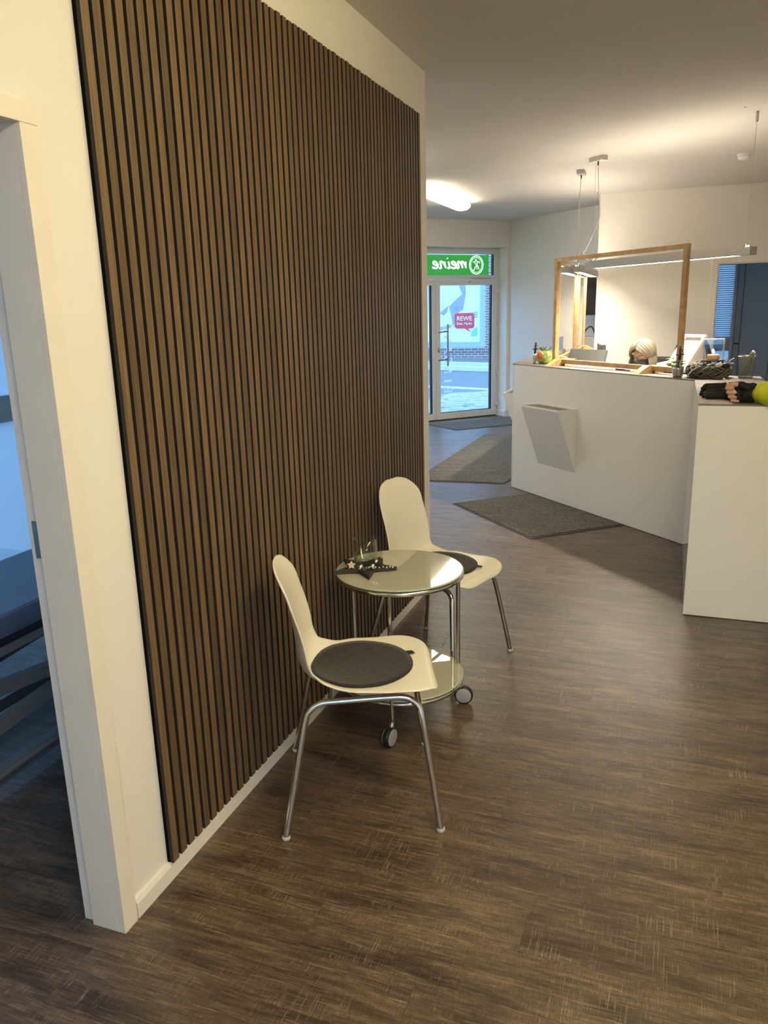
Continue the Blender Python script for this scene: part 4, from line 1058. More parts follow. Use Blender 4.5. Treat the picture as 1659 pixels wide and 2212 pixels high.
# ------------------------------------------------------------------ things on the counter
def sweep(parent, base, h, s=1.0):
    # chimney sweep pick: black little figure with hat and red face on a stick
    b = Vector(base)
    MB().tube([b, b + Vector((.004, 0, h * .5))], .0035 * s, 8).build('stick', 'black', parent)
    MB().capsule(b + Vector((.003, 0, h * .35)), b + Vector((.008, 0, h * .68)), .009 * s, .008 * s).build('figure_body', 'black', parent)
    MB().capsule(b + Vector((-.012 * s, 0, h * .62)), b + Vector((.026 * s, 0, h * .64)), .004 * s, .004 * s).build('figure_arms', 'black', parent)
    MB().ball(b + Vector((.008, 0, h * .78)), .011 * s).build('figure_head', 'red', parent)
    MB().lathe([(.0, h * .84), (.014 * s, h * .84), (.014 * s, h * .86), (.008 * s, h * .865), (.008 * s, h), (0, h)], 14, b + Vector((.010, 0, 0))).build('figure_hat', 'black', parent)
def clover(mb, c, r, tilt):
    for k in range(4):
        a = k * PI / 2 + tilt; p = Vector(c) + Vector((math.cos(a), math.sin(a), .15)) * r * .6
        mb.ball(p, r * .55, 7, 5, (1, 1, .25), Matrix.Rotation(.35, 3, Vector((-math.sin(a), math.cos(a), 0))))
random.seed(5)
fp = thing('clover_pot', 'small silver pot of lucky clover with a chimney sweep figure beside the wreath', 'plant', (1.268, 3.93, ZT))
MB().lathe([(0, 0), (.026, 0), (.033, .012), (.036, .05), (.040, .068), (.036, .066), (.030, .055), (0, .055)], 20).build('pot', 'foil', fp)
t = MB()
for k in range(16):
    a = random.uniform(0, 2 * PI); r = random.uniform(.01, .045); clover(t, (r * math.cos(a), r * math.sin(a), .075 + random.uniform(0, .03)), .016, random.uniform(0, 2))
t.build('clover_leaves', 'leaf', fp)
sweep(fp, (0, 0, .05), .15, 1.15)
t = MB()
for k in range(9):
    a = random.uniform(2.3, 4.2); r = random.uniform(.035, .06); z = .10 + random.uniform(-.03, .05); clover(t, (-abs(r * math.cos(a)) - .004, .02 + r * math.sin(a) * .4, z), .016, random.uniform(0, 2))
    t.tube([(0, 0, .06), (-abs(r * math.cos(a)) - .004, .02 + r * math.sin(a) * .4, z)], .0012, 4)
t.build('pale_leaves', 'leaf2', fp)

ap = thing('foil_wrapped_pot', 'green and red foil wrapped plant pot at the left counter corner', 'plant', (.215, 5.175, ZT))
MB().lathe([(0, 0), (.040, 0), (.058, .016), (.066, .045), (.060, .078), (.044, .100), (.030, .108), (0, .106)], 24).build('foil_wrap', 'foilgreen', ap)
MB().ball((-.030, -.052, .070), .030, 12, 8, (1, .5, 1.25)).build('red_bow', 'foilred', ap)
MB().ball((-.045, -.035, .045), .026, 10, 8, (1, .6, 1.1)).build('white_patch', 'foil', ap)
t = MB(); t.tube(spline([(.012, -.058, .02), (.030, -.055, .055), (.022, -.045, .095)], 4), .006, 6); t.build('white_ribbon', 'foil', ap)
t = MB()
for k in range(10):
    a = random.uniform(0, 2 * PI); p = Vector((.02 * math.cos(a), .02 * math.sin(a), .103)); q = p + Vector((.035 * math.cos(a), .03 * math.sin(a), random.uniform(.015, .04))); t.tube([p, q], [.006, .002], 6)
t.build('leaf_tuft', 'leaf', ap)
for k in (-1, 1): MB().tube([(-.012, 0, .10), (-.012 + k * .020, 0, .140)], [.006, .003], 6).build('upright_leaf', 'leaf', ap)
sv = thing('chimney_sweep_vase', 'slim glass vase with a black chimney sweep figure at the counter corner', 'figurine', (.132, 5.145, ZT))
MB().lathe([(0, 0), (.012, 0), (.011, .02), (.014, .05), (.022, .085), (.020, .085), (.012, .05), (0, .045)], 16).build('vase', 'foil', sv)
sweep(sv, (0, 0, .03), .145, 1.05)

# display frame leaning back
w1, w2 = Vector((1.175, 4.275, ZT + .012)), Vector((1.31, 4.14, ZT + .012)); wx = (w2 - w1).normalized(); WL = .19
hz = (nu * .62 + ZV * .785).normalized(); fnrm = wx.cross(hz)
dfm = thing('display_frame', 'white framed notice leaning back beside the front screen', 'frame', w1)
Z0 = Vector((0, 0, 0)); HL = .30
def dfo(lx, ly, lz, name, mat, par=dfm, bev=.0015): return MB().obox(Z0, wx, hz, fnrm, lx, ly, lz, bev).build(name, mat, par)
dfo((0, .022), (0, HL), (-.008, .012), 'frame_side', 'white'); dfo((WL - .022, WL), (0, HL), (-.008, .012), 'frame_side', 'white')
dfo((.0223, WL - .0223), (0, .022), (-.008, .012), 'frame_end', 'white'); dfo((.0223, WL - .0223), (HL - .022, HL), (-.008, .012), 'frame_end', 'white')
sh = dfo((.0223, WL - .0223), (.0223, HL - .0223), (-.004, .002), 'notice_sheet', 'paper', dfm, 0)
for k in range(6): dfo((.045, WL - .045 - (k % 3) * .012), (.06 + k * .032, .066 + k * .032), (.0022, .0028), 'notice_line', 'ink', sh, 0)
MB().prism3([Z0 + hz * .02 - fnrm * .010 + wx * .09, Z0 + hz * .22 - fnrm * .010 + wx * .09, Vector((0, 0, -.012)) + nu * .20 + wx * .09], wx * .006).build('back_strut', 'white', dfm)
MB().obox(Vector((0, 0, -.012)), wx, nu, ZV, (0, WL), (0, .05), (0, .010)).build('foot_bar', 'black', dfm)

# wreath
wr = thing('twig_wreath', 'grey twisted twig wreath with beads on the counter', 'wreath', (1.452, 3.925, ZT))
random.seed(3)
for ring in range(26):
    ph = random.uniform(0, 2 * PI); tw = random.choice((-3, -2, 2, 3, 4)); rr_ = random.uniform(.018, .040); R = random.uniform(.092, .104)
    P = []
    for k in range(40):
        a = 2 * PI * k / 40; c = R + rr_ * math.cos(tw * a + ph); P.append((c * math.cos(a), c * math.sin(a), .040 + rr_ * .95 * math.sin(tw * a + ph)))
    MB().tube(P, random.uniform(.0035, .006), 5, closed=True).build('twig', 'twig', wr)
for k in range(22):
    a = random.uniform(-.3, 1.4); p = Vector((.10 * math.cos(a), .10 * math.sin(a), .07)); q = p + Vector((random.uniform(.0, .06), random.uniform(-.03, .03), random.uniform(.01, .055)))
    MB().tube([p, p.lerp(q, .6) + Vector((0, 0, .008)), q], .0016, 4).build('loose_sprig', 'lgrey' if k % 2 else 'twig', wr)
for k in range(12):
    a = PI + random.uniform(-.6, .6); p = Vector((.11 * math.cos(a), .11 * math.sin(a), .06)); q = p + Vector((random.uniform(-.035, .0), random.uniform(-.03, .02), random.uniform(-.05, .03)))
    MB().tube([p, q], .0015, 4).build('loose_sprig', 'lgrey', wr)
MB().tube(spline([(-.125, -.075, .012), (-.10, -.098, .05), (-.055, -.105, .078)], 5), .0045, 6).build('white_ribbon', 'white', wr)
for k, (x, y, z) in enumerate(((.062, -.10, .088), (.046, -.113, .083))): MB().ball((x, y, z), .013).build('cream_bead', 'pearl', wr)
for k in range(6): MB().ball((-.060 + random.uniform(-.022, .022), -.085 + random.uniform(-.01, .01), .088 + random.uniform(-.004, .012)), .008, 8, 6, (1.3, .8, .8)).build('white_blossom', 'white', wr)
MB().ball((.095, -.07, .078), .026, 12, 8, (1.1, .8, .7)).build('dark_ball', 'black', wr)
t = MB()
for k in range(30):
    a = random.uniform(-.4, 3.5); t.tube([(.095 * math.cos(a), .095 * math.sin(a), .075), (.085 * math.cos(a + .25), .085 * math.sin(a + .25), .098), (.10 * math.cos(a + .5), .10 * math.sin(a + .5), .08)], .003, 5)
t.build('fleece', 'straw', wr)
# candle in a glass block on a wooden disc that lies on the wreath
cdl = thing('candle_lantern', 'square glass lantern with a lit orange candle in the wreath', 'candle', (1.475, 3.955, ZT + .101))
MB().lathe([(0, 0), (.070, 0), (.072, .004), (.070, .008), (0, .008)], 32).build('wooden_disc', 'darkwood', cdl)
for x0, x1, y0, y1 in ((-.06, .06, -.0605, -.058), (-.06, .06, .058, .0605), (-.0605, -.058, -.0575, .0575), (.058, .0605, -.0575, .0575)):
    MB().box(x0, x1, y0, y1, .0085, .135).build('glass_side', 'acryl', cdl)
for x in (-.0595, .0595):
    for y in (-.0595, .0595): MB().box(x - .0022, x + .0022, y - .0022, y + .0022, .0086, .137).build('glass_edge', 'lgrey', cdl)
MB().tube([(-.0595, -.0595, .136), (.0595, -.0595, .136), (.0595, .0595, .136), (-.0595, .0595, .136)], .0022, 6, closed=True).build('glass_rim', 'white', cdl)
MB().lathe([(0, .0086), (.036, .0086), (.038, .012), (.038, .036), (.034, .040), (.012, .037), (0, .036)], 28).build('candle', 'wax', cdl)
MB().tube([(0, 0, .036), (0, 0, .046)], .0012, 5).build('wick', 'black', cdl)
MB().lathe([(0, .043), (.005, .048), (.0065, .055), (.004, .066), (0, .074)], 12).build('flame', 'flame', cdl)
# pen cup
pc = thing('pen_cup', 'grey wire mesh pen cup at the back corner of the counter', 'pen cup', (1.668, 3.885, ZT))
def cupw(z): return .038 + .010 * z / .135
t = MB()
for z in [i * .0075 for i in range(19)]:
    w = cupw(z); t.tube([(-w, -w, z), (w, -w, z), (w, w, z), (-w, w, z)], .0008, 4, closed=True)
for i in range(11):
    f = -1 + 2 * i / 10
    for a, b in (((f, -1), (f, -1)), ((f, 1), (f, 1)), ((-1, f), (-1, f)), ((1, f), (1, f))):
        w0, w1_ = cupw(0), cupw(.135); t.tube([(a[0] * w0, a[1] * w0, .001), (b[0] * w1_, b[1] * w1_, .135)], .0008, 4, cap=False)
mm = t.build('wire_mesh', 'mesh', pc)
w = cupw(.135); MB().tube([(-w, -w, .135), (w, -w, .135), (w, w, .135), (-w, w, .135)], .0025, 6, closed=True).build('rim', 'silver', pc)
MB().box(-.038, .038, -.038, .038, 0, .010, .001).build('cup_base', 'mesh', pc)
for k, (x0, x1, y0) in enumerate(((-.026, .028, -.02), (-.012, .034, -.012), (.002, .040, .0), (-.02, .020, .012), (.01, .036, .022))):
    p = thing('pen', ('first', 'second', 'third', 'fourth', 'last')[k] + ' olive green pen from the front in the mesh cup', 'pen', (1.668, 3.885, ZT + .0105), 0, 'pens in the mesh cup')
    a, b = Vector((x0, y0, .003)), Vector((x1, y0 * .8, .15 - k * .004))
    MB().tube([a, b], .0042, 8).build('barrel', 'pengreen', p)
    MB().tube([b, b + (b - a).normalized() * .012], [.0042, .003], 8).build('push_button', 'silver', p)
    MB().tube([b + Vector((.005, -.003, -.002)), b.lerp(a, .25) + Vector((.005, -.003, 0))], .0014, 5).build('clip', 'silver', p)

# black gloves and the form on the end block
gv = tag(MB().build('black_gloves', 'glove'), 'pair of black gloves lying on the counter end block', 'gloves')
t = MB(); 
for a, b, r0, r1 in (((1.43, 2.80, 1.104), (1.53, 2.83, 1.104), .026, .028), ((1.42, 2.72, 1.100), (1.53, 2.74, 1.102), .022, .025), ((1.43, 2.76, 1.118), (1.52, 2.79, 1.118), .018, .018), ((1.42, 2.84, 1.108), (1.395, 2.86, 1.112), .016, .012), ((1.42, 2.80, 1.104), (1.39, 2.78, 1.104), .015, .011), ((1.42, 2.75, 1.098), (1.385, 2.73, 1.096), .014, .011), ((1.43, 2.70, 1.094), (1.395, 2.68, 1.091), .013, .010), ((1.53, 2.83, 1.11), (1.58, 2.86, 1.11), .026, .024), ((1.50, 2.88, 1.105), (1.58, 2.92, 1.105), .022, .022), ((1.42, 2.66, 1.095), (1.55, 2.68, 1.097), .020, .022), ((1.41, 2.78, 1.125), (1.56, 2.80, 1.128), .022, .024), ((1.44, 2.86, 1.115), (1.58, 2.86, 1.125), .024, .026), ((1.56, 2.70, 1.115), (1.62, 2.74, 1.13), .026, .026)):
    t.capsule(a, b, r0, r1)
bpy.data.objects.remove(gv)
gv = tag(remesh(t.build('black_gloves', 'glove'), .005, 4), 'pair of black gloves lying on the counter end block', 'gloves')
fm = thing('paper_form', 'printed form lying on the counter end block', 'paper', (1.376, 2.48, ZT))
MB().prism([(0, 0), (.145, 0), (.115, .22), (.0, .24)], 0, .0018).build('sheet', 'paper', fm)
for k in range(7): MB().box(.012, .115 - .004 * k, .02 + k * .026, .025 + k * .026, .0019, .0022).build('print_line', 'ink', fm)
wp = thing('white_pen', 'white pen held in the gloved hand', 'pen', (1.505, 2.53, 1.155))
MB().tube([(.03, -.01, -.03), (-.03, .05, .035)], .0042, 8).build('barrel', 'white', wp)

# ------------------------------------------------------------------ monitors, desk clutter
def monitor(loc, rz, wd, ht, tilt, label):
    m = thing('monitor', label, 'monitor', loc, rz, 'monitors on the reception desk')
    R = Matrix.Rotation(tilt, 3, 'X'); ax, ay, az = Vector((1, 0, 0)), R @ Vector((0, 1, 0)), R @ Vector((0, 0, 1))
    MB().obox((0, 0, .10), ax, ay, az, (-wd / 2, wd / 2), (-.02, .015), (0, ht), .006).build('screen_back', 'grey', m)
    MB().obox((0, 0, .10), ax, ay, az, (-wd / 2 + .01, wd / 2 - .01), (.0155, .018), (.01, ht - .01)).build('display', 'black', m)
    MB().obox((0, 0, .10), ax, ay, az, (wd / 2 - .10, wd / 2 - .085), (-.023, -.0205), (.04, .07)).build('badge', 'silver', m)
    MB().tube([(0, -.03, .01), (0, -.03, .2)], .02, 10).build('stand_neck', 'grey', m)
    MB().box(-.12, .12, -.1, .08, 0, .01, .003).build('stand_foot', 'grey', m)
monitor((.46, 5.74, .756), math.radians(-40), .44, .31, -.25, 'grey computer monitor seen from behind the screen')
monitor((.585, 6.30, .756), math.radians(101), .45, .33, -.05, 'second monitor turned sideways on the desk')
tag(MB().box(.328, .396, 6.1, 6.35, HC + .001, HC + .035, .004).build('paper_tray', 'white'), 'white stack of paper on the left counter arm', 'paper stack')
# office chair
oc = thing('office_chair', 'black office chair standing behind the wreath', 'chair', (1.385, 6.12, 0), math.radians(262))
bk = MB(); P = [(.0, -.15, .72), (.02, -.15, .95), (.03, -.125, 1.15), (.03, -.07, 1.225), (.03, 0, 1.245), (.03, .07, 1.225), (.03, .125, 1.15), (.02, .15, .95), (0, .15, .72), (0, 0, .69)]
MB().tube(spline(P, 5, True), .022, 10, closed=True).build('back_rim', 'black', oc)
MB().box(.012, .03, -.11, .11, .72, 1.19, .008).build('back_mesh', 'lgrey', oc)
MB().box(.02, .5, -.24, .24, .46, .52, .03).build('seat', 'black', oc)
MB().tube([(.25, 0, .08), (.25, 0, .46)], .028, 12).build('gas_lift', 'steel', oc)
for k in range(5):
    a = 2 * PI * k / 5; c = Vector((.25 + .28 * math.cos(a), .28 * math.sin(a), .07)); MB().tube([(.25, 0, .10), c], [.025, .016], 8).build('base_arm', 'black', oc); MB().ball(c - Vector((0, 0, .04)), .03, 10, 8, (.7, 1, 1)).build('caster', 'black', oc)
oc2 = thing('office_chair', 'black office chair the receptionist sits on', 'chair', (1.06, 5.46, 0), math.radians(250))
MB().box(-.26, -.22, -.22, .22, .62, 1.10, .02).build('backrest', 'black', oc2)
MB().box(-.24, .24, -.24, .24, .42, .47, .02).build('seat', 'black', oc2)
MB().tube([(-.235, 0, .44), (-.26, 0, .5), (-.25, 0, .65)], .02, 8).build('back_bracket', 'black', oc2)
MB().tube([(0, 0, .05), (0, 0, .42)], .028, 12).build('gas_lift', 'steel', oc2)
for k in range(5):
    a = 2 * PI * k / 5; c = Vector((.28 * math.cos(a), .28 * math.sin(a), .06)); MB().tube([(0, 0, .09), c], [.025, .016], 8).build('base_arm', 'black', oc2); MB().ball(c - Vector((0, 0, .03)), .03, 10, 8, (.7, 1, 1)).build('caster', 'black', oc2)

# coat on the far side wall
co = thing('hanging_coat', 'black coat hanging beyond the end of the partition', 'coat', (.22, 8.36, 0))
t = MB()
for k in range(7):
    x = -.16 + k * .05; t.capsule((x * .6, .01 * (k % 2), 1.72), (x, .02 * (k % 2), 1.47), .045, .05)
t.capsule((-.10, 0, 1.82), (.10, 0, 1.82), .04, .04)
remesh(t.build('coat_cloth', 'coat', co), .012, 4)
MB().tube([(-.2, .10, 1.88), (.25, -.20 + .10, 1.88)], .012, 8).build('coat_rail', 'steel', co)
cs = thing('covered_machine', 'pale grey standing unit beside the end of the partition', 'machine', (.20, 8.1, 0))
t = MB(); t.prism3([(-.10, -.1, 0), (.22, -.1, 0), (.20, -.1, 1.17), (.02, -.1, 1.19)], (0, .2, 0)); t.build('housing', 'lgrey', cs)
MB().tube(spline([(-.02, -.08, 1.1), (.03, -.12, 1.25), (.10, -.12, 1.30), (.15, -.1, 1.2), (.16, -.1, 1.12)], 6), .010, 8).build('hose', 'black', cs)
MB().box(-.16, -.05, -.1, .1, 1.30, 1.62, .01).build('control_box', 'lgrey', cs)
MB().box(-.12, -.08, -.02, .02, 0, 1.31).build('control_post', 'steel', cs)

# ------------------------------------------------------------------ treatment room bed
bd = thing('treatment_bed', 'dark blue padded treatment bed seen through the left doorway', 'bed', (-.985, .75, 0))
MB().box(-.255, .25, -1.0, 1.02, .545, .62, .022).build('padding', 'bed', bd)
MB().box(-.24, .235, -.98, 1.0, .515, .5445, .004).build('bed_board', 'black', bd)
for x in (-.2, .2):
    MB().box(x - .02, x + .02, -.85, .85, .475, .5145, .004).build('bed_rail', 'bedframe', bd)
    MB().box(x - .02, x + .02, -.80, .80, .045, .095, .004).build('base_rail', 'bedframe', bd)
    t = MB(); t.prism3([(x - .015, -.75, .20), (x - .015, -.75, .25), (x - .015, .75, .36), (x - .015, .75, .31)], (.03, 0, 0)); t.build('lift_arm', 'bedframe', bd)
    t = MB(); t.prism3([(x - .052, .75, .16), (x - .052, .75, .21), (x - .052, -.75, .40), (x - .052, -.75, .35)], (.03, 0, 0)); t.build('lift_arm', 'bedframe', bd)
for yy in (-.72, .72): MB().box(-.26, .26, yy - .025, yy + .025, 0.005, .0445, .004).build('base_foot', 'bedframe', bd)
MB().tube([(.30, -.85, .14), (.30, .85, .14)], .014, 10).build('foot_control_bar', 'bedframe', bd)
for yy in (-.7, .7): MB().tube([(.30, yy, .14), (.20, yy, .07)], .010, 8).build('bar_bracket', 'bedframe', bd)
MB().ball((.21, .03, .28), .03, 12, 8, (.6, 1, 1)).build('pivot_cap', 'black', bd)

# ------------------------------------------------------------------ the receptionist
Hc = Vector((1.0, 5.06, 1.162)); F_ = Vector((-.44, -.84, -.26)).normalized(); R_ = Vector((0, 0, 1)).cross(F_).normalized() * -1; U_ = R_.cross(F_) * 1.0
if U_.z < 0: U_ = -U_
if R_.x < 0: R_ = -R_
rotH = Matrix((R_, -F_, U_)).transposed()
def hp(x, y, z): return Hc + R_ * x + F_ * y + U_ * z      # right, forward, up of the head
t = MB()
t.ball(hp(0, -.012, .012), .1, 20, 14, (.76, .93, .92), rotH)
t.ball(hp(0, .018, -.045), .1, 18, 12, (.60, .70, .72), rotH)
t.capsule(hp(0, .055, -.085), hp(0, .06, -.095), .026, .022)
t.capsule(hp(0, .088, .018), hp(0, .106, -.022), .010, .014)
for s in (-1, 1):
    t.capsule(hp(.018 * s, .082, .026), hp(.045 * s, .072, .024), .011, .010)
    t.ball(hp(.073 * s, -.01, -.01), .02, 10, 8, (.4, .8, 1.4), rotH)
neck0 = hp(0, -.03, -.09); chest = Vector((1.07, 5.21, .93)); pel = Vector((1.07, 5.38, .50))
t.capsule(hp(0, -.02, -.06), chest + Vector((-.01, -.01, .08)), .052, .058)
t.capsule(chest, Vector((1.07, 5.28, .72)), .115, .105); t.capsule(Vector((1.07, 5.28, .72)), pel + Vector((0, 0, .06)), .105, .13)
sh = [Vector((.90, 5.15, .995)), Vector((1.215, 5.20, 1.035))]
t.capsule(sh[0], chest + Vector((0, 0, .04)), .055, .09); t.capsule(sh[1], chest + Vector((0, 0, .04)), .055, .09)
el = [Vector((.80, 5.05, .80)), Vector((1.28, 5.06, .80))]; wr_ = [Vector((.86, 4.90, .785)), Vector((1.10, 4.88, .785))]
for k in (0, 1):
    t.capsule(sh[k], el[k], .048, .040); t.capsule(el[k], wr_[k], .038, .027)
    d = (Vector((.95, 4.80, .775)) - wr_[k]).normalized(); sidev = Vector((-d.y, d.x, 0))
    t.capsule(wr_[k], wr_[k] + d * .07, .026, .030)
    for q in range(4): t.capsule(wr_[k] + d * .06 + sidev * (.027 - .018 * q), wr_[k] + d * (.135 - .006 * abs(q - 1)) + sidev * (.030 - .020 * q) + Vector((0, 0, -.012)), .0092, .0075)
    t.capsule(wr_[k] + d * .02 + sidev * (.030 if k else -.030), wr_[k] + d * .075 + sidev * (.055 if k else -.055), .011, .008)
for sx in (-.1, .1):
    t.capsule(pel + Vector((sx, 0, 0)), pel + Vector((sx, -.40, .02)), .085, .062); t.capsule(pel + Vector((sx, -.40, .02)), pel + Vector((sx, -.36, -.42)), .055, .040); t.capsule(pel + Vector((sx, -.36, -.45)), pel + Vector((sx, -.53, -.465)), .034, .030)
wm = tag(remesh(t.build('person', 'skin'), .0055, 5), 'blond person in a dark face mask sitting behind the counter, looking down', 'person')
t = MB()
t.capsule(chest, Vector((1.07, 5.28, .72)), .128, .118); t.capsule(Vector((1.07, 5.28, .72)), pel + Vector((0, 0, .10)), .118, .142)
t.capsule(chest + Vector((-.01, -.01, .065)), chest + Vector((0, 0, .02)), .072, .1)
for k in (0, 1):
    t.capsule(sh[k], chest + Vector((0, 0, .04)), .068, .102); t.capsule(sh[k], el[k], .060, .052); t.capsule(el[k], el[k].lerp(wr_[k], .55), .050, .042)
remesh(t.build('blouse', 'blouse', wm), .010, 6)
t = MB()
for sx in (-.1, .1):
    t.capsule(pel + Vector((sx, 0, 0)), pel + Vector((sx, -.40, .02)), .098, .074); t.capsule(pel + Vector((sx, -.40, .02)), pel + Vector((sx, -.36, -.40)), .066, .056)
remesh(t.build('trousers', 'blouse', wm), .012, 5)
t = MB()
for sx in (-.1, .1): t.capsule(pel + Vector((sx, -.36, -.455)), pel + Vector((sx, -.54, -.46)), .044, .040)
remesh(t.build('shoes', 'white', wm), .010, 4)
t = MB()
t.ball(hp(0, .038, -.055), .1, 20, 14, (.625, .62, .50), rotH)
t.capsule(hp(0, .098, -.004), hp(0, .108, -.024), .014, .019); t.capsule(hp(0, .108, -.024), hp(0, .090, -.088), .019, .022)
remesh(t.build('face_mask', 'mask', wm), .004, 5)
for s in (-1, 1):
    MB().tube(spline([hp(.058 * s, .055, -.03), hp(.072 * s, .02, -.012), hp(.078 * s, -.012, -.005)], 4), .0014, 5).build('mask_strap', 'mask', wm)
    MB().capsule(hp(.022 * s, .088, .012), hp(.042 * s, .080, .010), .003, .003).build('eyelid', 'darkwood', wm)
random.seed(21)
t = MB()
for s in (-1, 1):
    for k in range(330):
        al = math.radians(random.uniform(-115, 58 if s > 0 else 50)); lay = random.uniform(1.06, 1.17)
        d0 = (U_ * math.cos(al) + F_ * math.sin(al) + R_ * s * .03).normalized()
        fa = math.sin(al)
        if al < 0: d1 = (R_ * s * (1.0 - .9 * min(1, max(0, -al - .5) / 1.5)) + F_ * fa * .95 - U_ * .25).normalized()
        else: d1 = (R_ * s * 1.0 + F_ * fa * (.72 if s > 0 else .58) - U_ * .32).normalized()
        P = []; n = 8
        for i in range(n):
            f = i / (n - 1); d = (d0 * (1 - f) + d1 * f).normalized()
            e = Vector((d.dot(R_) * .083, d.dot(F_) * .099, d.dot(U_) * .093)); P.append(Hc + (R_ * e.x + F_ * e.y + U_ * e.z) * lay + U_ * .010)
        end = P[-1]; drop = random.uniform(.075, .12)
        out = R_ * s * .012
        P += [end + Vector((0, 0, -drop * .45)) + out, end + Vector((0, 0, -drop * .8)) + out * .6, end + Vector((0, 0, -drop)) - out * .4 + F_ * random.uniform(-.006, .012)]
        t.tube(spline(P, 2), [.0044] * (2 * (len(P) - 1) - 1) + [.0032, .0012], 5)
t.ball(Hc + U_ * .012 - F_ * .012, .1, 20, 14, (.80, .95, 1.03), rotH) if False else None
t.build('hair', 'hair', wm)

# ------------------------------------------------------------------ the visitor at the end block (only a forearm shows in the picture)
t = MB(); hy = 2.535
# palm, wrist, fingers (curled round the pen), thumb on top
for z in (1.098, 1.118, 1.138): t.capsule((1.600, hy + .012, z), (1.545, hy + .016, z), .021, .020)
t.capsule((1.575, hy + .005, 1.115), (1.575, hy + .005, 1.145), .022, .024)
fing = [(.0, 1.1475, .0086), (.007, 1.1275, .0088), (.015, 1.1075, .0085), (.027, 1.0895, .0074)]
for dx, z, r in fing:
    k0 = Vector((1.540 + dx * .3, hy + .024, z)); k1 = Vector((1.497 + dx, hy + .018, z + .002)); k2 = Vector((1.490 + dx, hy - .016, z)); k3 = Vector((1.517 + dx, hy - .026, z - .001))
    t.capsule(k0, k1, r * 1.05, r); t.capsule(k1, k2, r, r * .97); t.capsule(k2, k3, r * .97, r * .86)
t.capsule((1.582, hy - .010, 1.150), (1.548, hy - .016, 1.164), .016, .0125); t.capsule((1.548, hy - .016, 1.164), (1.516, hy - .012, 1.166), .0120, .0110); t.capsule((1.516, hy - .012, 1.166), (1.494, hy - .006, 1.161), .0110, .0088)
elb = Vector((1.86, 2.34, 1.13)); sho = Vector((1.93, 2.08, 1.40)); wri = Vector((1.605, hy + .008, 1.120))
t.capsule(wri, elb, .029, .042); t.capsule(elb, sho, .042, .052)
N0 = Vector((2.13, 2.02, 0))
t.capsule(N0 + Vector((0, 0, 1.42)), sho, .08, .055); t.capsule(N0 + Vector((0, 0, 1.42)), N0 + Vector((.2, -.04, 1.41)), .08, .055)
t.capsule(N0 + Vector((0, 0, 1.36)), N0 + Vector((0, -.01, 1.10)), .135, .125); t.capsule(N0 + Vector((0, -.01, 1.10)), N0 + Vector((0, -.02, .93)), .125, .14)
t.capsule(N0 + Vector((0, 0, 1.42)), N0 + Vector((-.02, .03, 1.56)), .06, .052)
hd = N0 + Vector((-.04, .05, 1.65)); fd = Vector((-.6, .75, -.25)).normalized(); rd = Vector((fd.y, -fd.x, 0)).normalized(); ud = rd.cross(fd)
rot2 = Matrix((rd, fd, ud)).transposed()
t.ball(hd + ud * .02, .1, 18, 12, (.76, .94, 1.0), rot2); t.ball(hd - ud * .045 + fd * .02, .1, 16, 12, (.6, .68, .70), rot2); t.capsule(hd + fd * .09 + ud * .015, hd + fd * .108 - ud * .02, .010, .013)
for s in (-1, 1): t.ball(hd + rd * .075 * s - fd * .01, .02, 10, 8, (.4, .8, 1.4), rot2)
e2_ = N0 + Vector((.27, -.06, 1.13)); t.capsule(N0 + Vector((.2, -.04, 1.41)), e2_, .052, .042); t.capsule(e2_, N0 + Vector((.28, .02, .90)), .040, .028)
hb = N0 + Vector((.28, .02, .90)); t.capsule(hb, hb + Vector((0, .02, -.07)), .026, .030)
for q in range(4): t.capsule(hb + Vector((-.024 + .016 * q, .02, -.07)), hb + Vector((-.026 + .017 * q, .045, -.145)), .0088, .0075)
t.capsule(hb + Vector((-.028, .02, -.03)), hb + Vector((-.045, .05, -.08)), .011, .009)
for s in (-1, 1):
    t.capsule(N0 + Vector((.09 * s, -.02, .90)), N0 + Vector((.10 * s, 0, .50)), .088, .062); t.capsule(N0 + Vector((.10 * s, 0, .50)), N0 + Vector((.10 * s, -.02, .10)), .058, .042); t.capsule(N0 + Vector((.10 * s, -.03, .045)), N0 + Vector((.10 * s - .03, .14, .035)), .040, .034)
vis = tag(remesh(t.build('person', 'skin'), .0034, 2), 'person in a neon yellow jacket resting a gloved fist on the end block', 'person')
t = MB()
for z in (1.100, 1.118, 1.138): t.capsule((1.605, hy + .012, z), (1.548, hy + .016, z), .0235, .0232)
t.capsule((1.578, hy + .004, 1.113), (1.578, hy + .004, 1.146), .0255, .027)
for dx, z, r in fing: t.capsule((1.540 + dx * .3, hy + .024, z), (1.520 + dx, hy + .021, z + .001), r + .0028, r + .0024)
t.capsule((1.584, hy - .010, 1.150), (1.548, hy - .016, 1.164), .0185, .0152)
t.capsule((1.545, hy - .008, 1.166), (1.575, hy + .03, 1.160), .008, .010)
t.capsule(wri + Vector((-.01, 0, 0)), wri + Vector((.014, -.006, 0)), .0325, .0325)
remesh(t.build('glove', 'glove', vis), .0035, 3)
t = MB()
f0 = wri.lerp(elb, .09)
t.capsule(elb, sho, .068, .078)
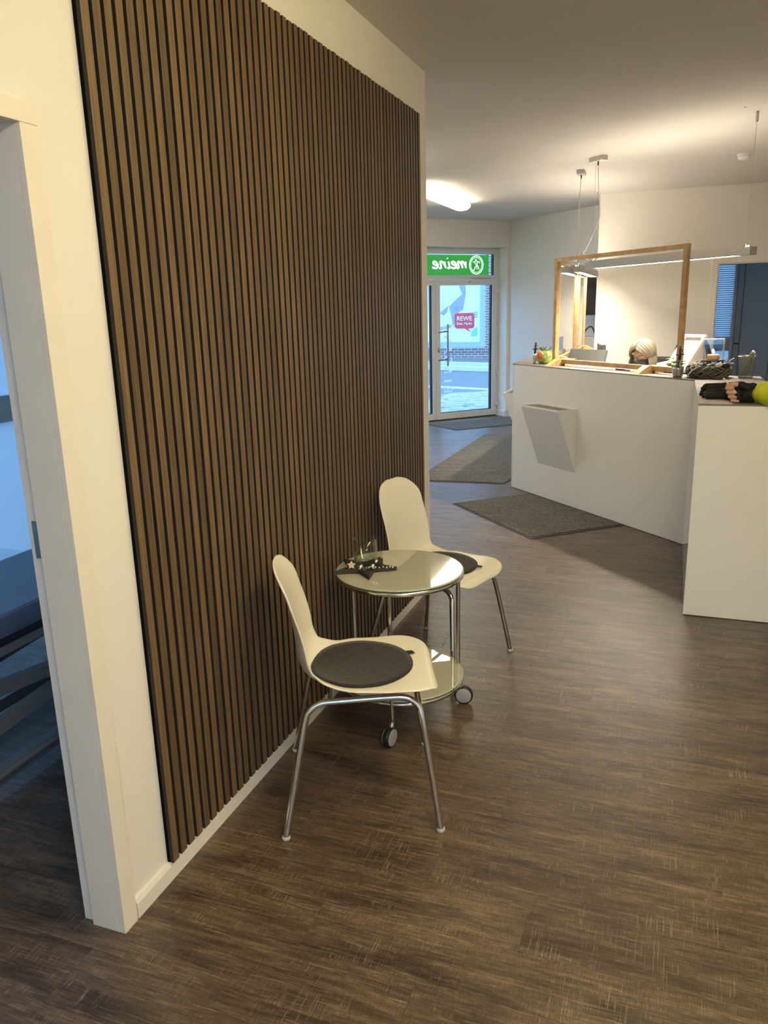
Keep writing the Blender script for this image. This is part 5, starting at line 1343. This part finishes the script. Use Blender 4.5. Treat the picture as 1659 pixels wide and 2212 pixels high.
t.capsule(N0 + Vector((0, 0, 1.42)), sho, .10, .078); t.capsule(N0 + Vector((0, 0, 1.42)), N0 + Vector((.2, -.04, 1.41)), .10, .078)
t.capsule(N0 + Vector((0, 0, 1.36)), N0 + Vector((0, -.01, 1.10)), .165, .16); t.capsule(N0 + Vector((0, -.01, 1.10)), N0 + Vector((0, -.02, .88)), .16, .175)
t.capsule(N0 + Vector((.2, -.04, 1.41)), e2_, .078, .066); t.capsule(e2_, N0 + Vector((.28, .01, .95)), .064, .050)
t.capsule(N0 + Vector((0, 0, 1.45)), N0 + Vector((-.01, .015, 1.51)), .088, .078)
jk = remesh(t.build('jacket', 'neon', vis), .009, 3)
axs = (elb - wri).normalized()
f1 = f0 + Vector((.004, -.004, 0)); e3 = elb + Vector((0, 0, -.002))
sv_ = []; rs_ = []
for d_, r_ in ((.004, .036), (.0, .046), (.004, .0495), (.012, .051), (.02, .0505), (.024, .0535), (.05, .057), (.085, .0605), (.12, .061), (.16, .0655), (.21, .065), (.27, .069), (.31, .068)):
    sv_.append(f1 + (e3 - f1).normalized() * d_ + Vector((0, 0, .011 - .018 * min(1, d_ / .15)))); rs_.append(r_)
MB().tube(sv_, rs_, 28, cap=False).build('sleeve', 'neon', vis)
cf = f1
t = MB(); t.tube([cf + axs * .045 + Vector((-.0, -.054, .03)), cf + axs * .046 + Vector((0, -.062, .005))], .003, 6); t.build('cuff_mark', 'black', vis)
t = MB()
for s in (-1, 1):
    t.capsule(N0 + Vector((.09 * s, -.02, .90)), N0 + Vector((.10 * s, 0, .50)), .105, .080); t.capsule(N0 + Vector((.10 * s, 0, .50)), N0 + Vector((.10 * s, -.02, .09)), .080, .068)
remesh(t.build('trousers', 'navy', vis), .012, 5)
t = MB()
for s in (-1, 1): t.capsule(N0 + Vector((.10 * s, -.04, .055)), N0 + Vector((.10 * s - .03, .15, .048)), .053, .047)
remesh(t.build('shoes', 'black', vis), .010, 4)
t = MB(); t.ball(hd + ud * .035 - fd * .012, .1, 18, 12, (.82, 1.0, 1.0), rot2); t.v = [v for v in t.v]
remesh(t.build('hair', 'darkwood', vis), .008, 2)
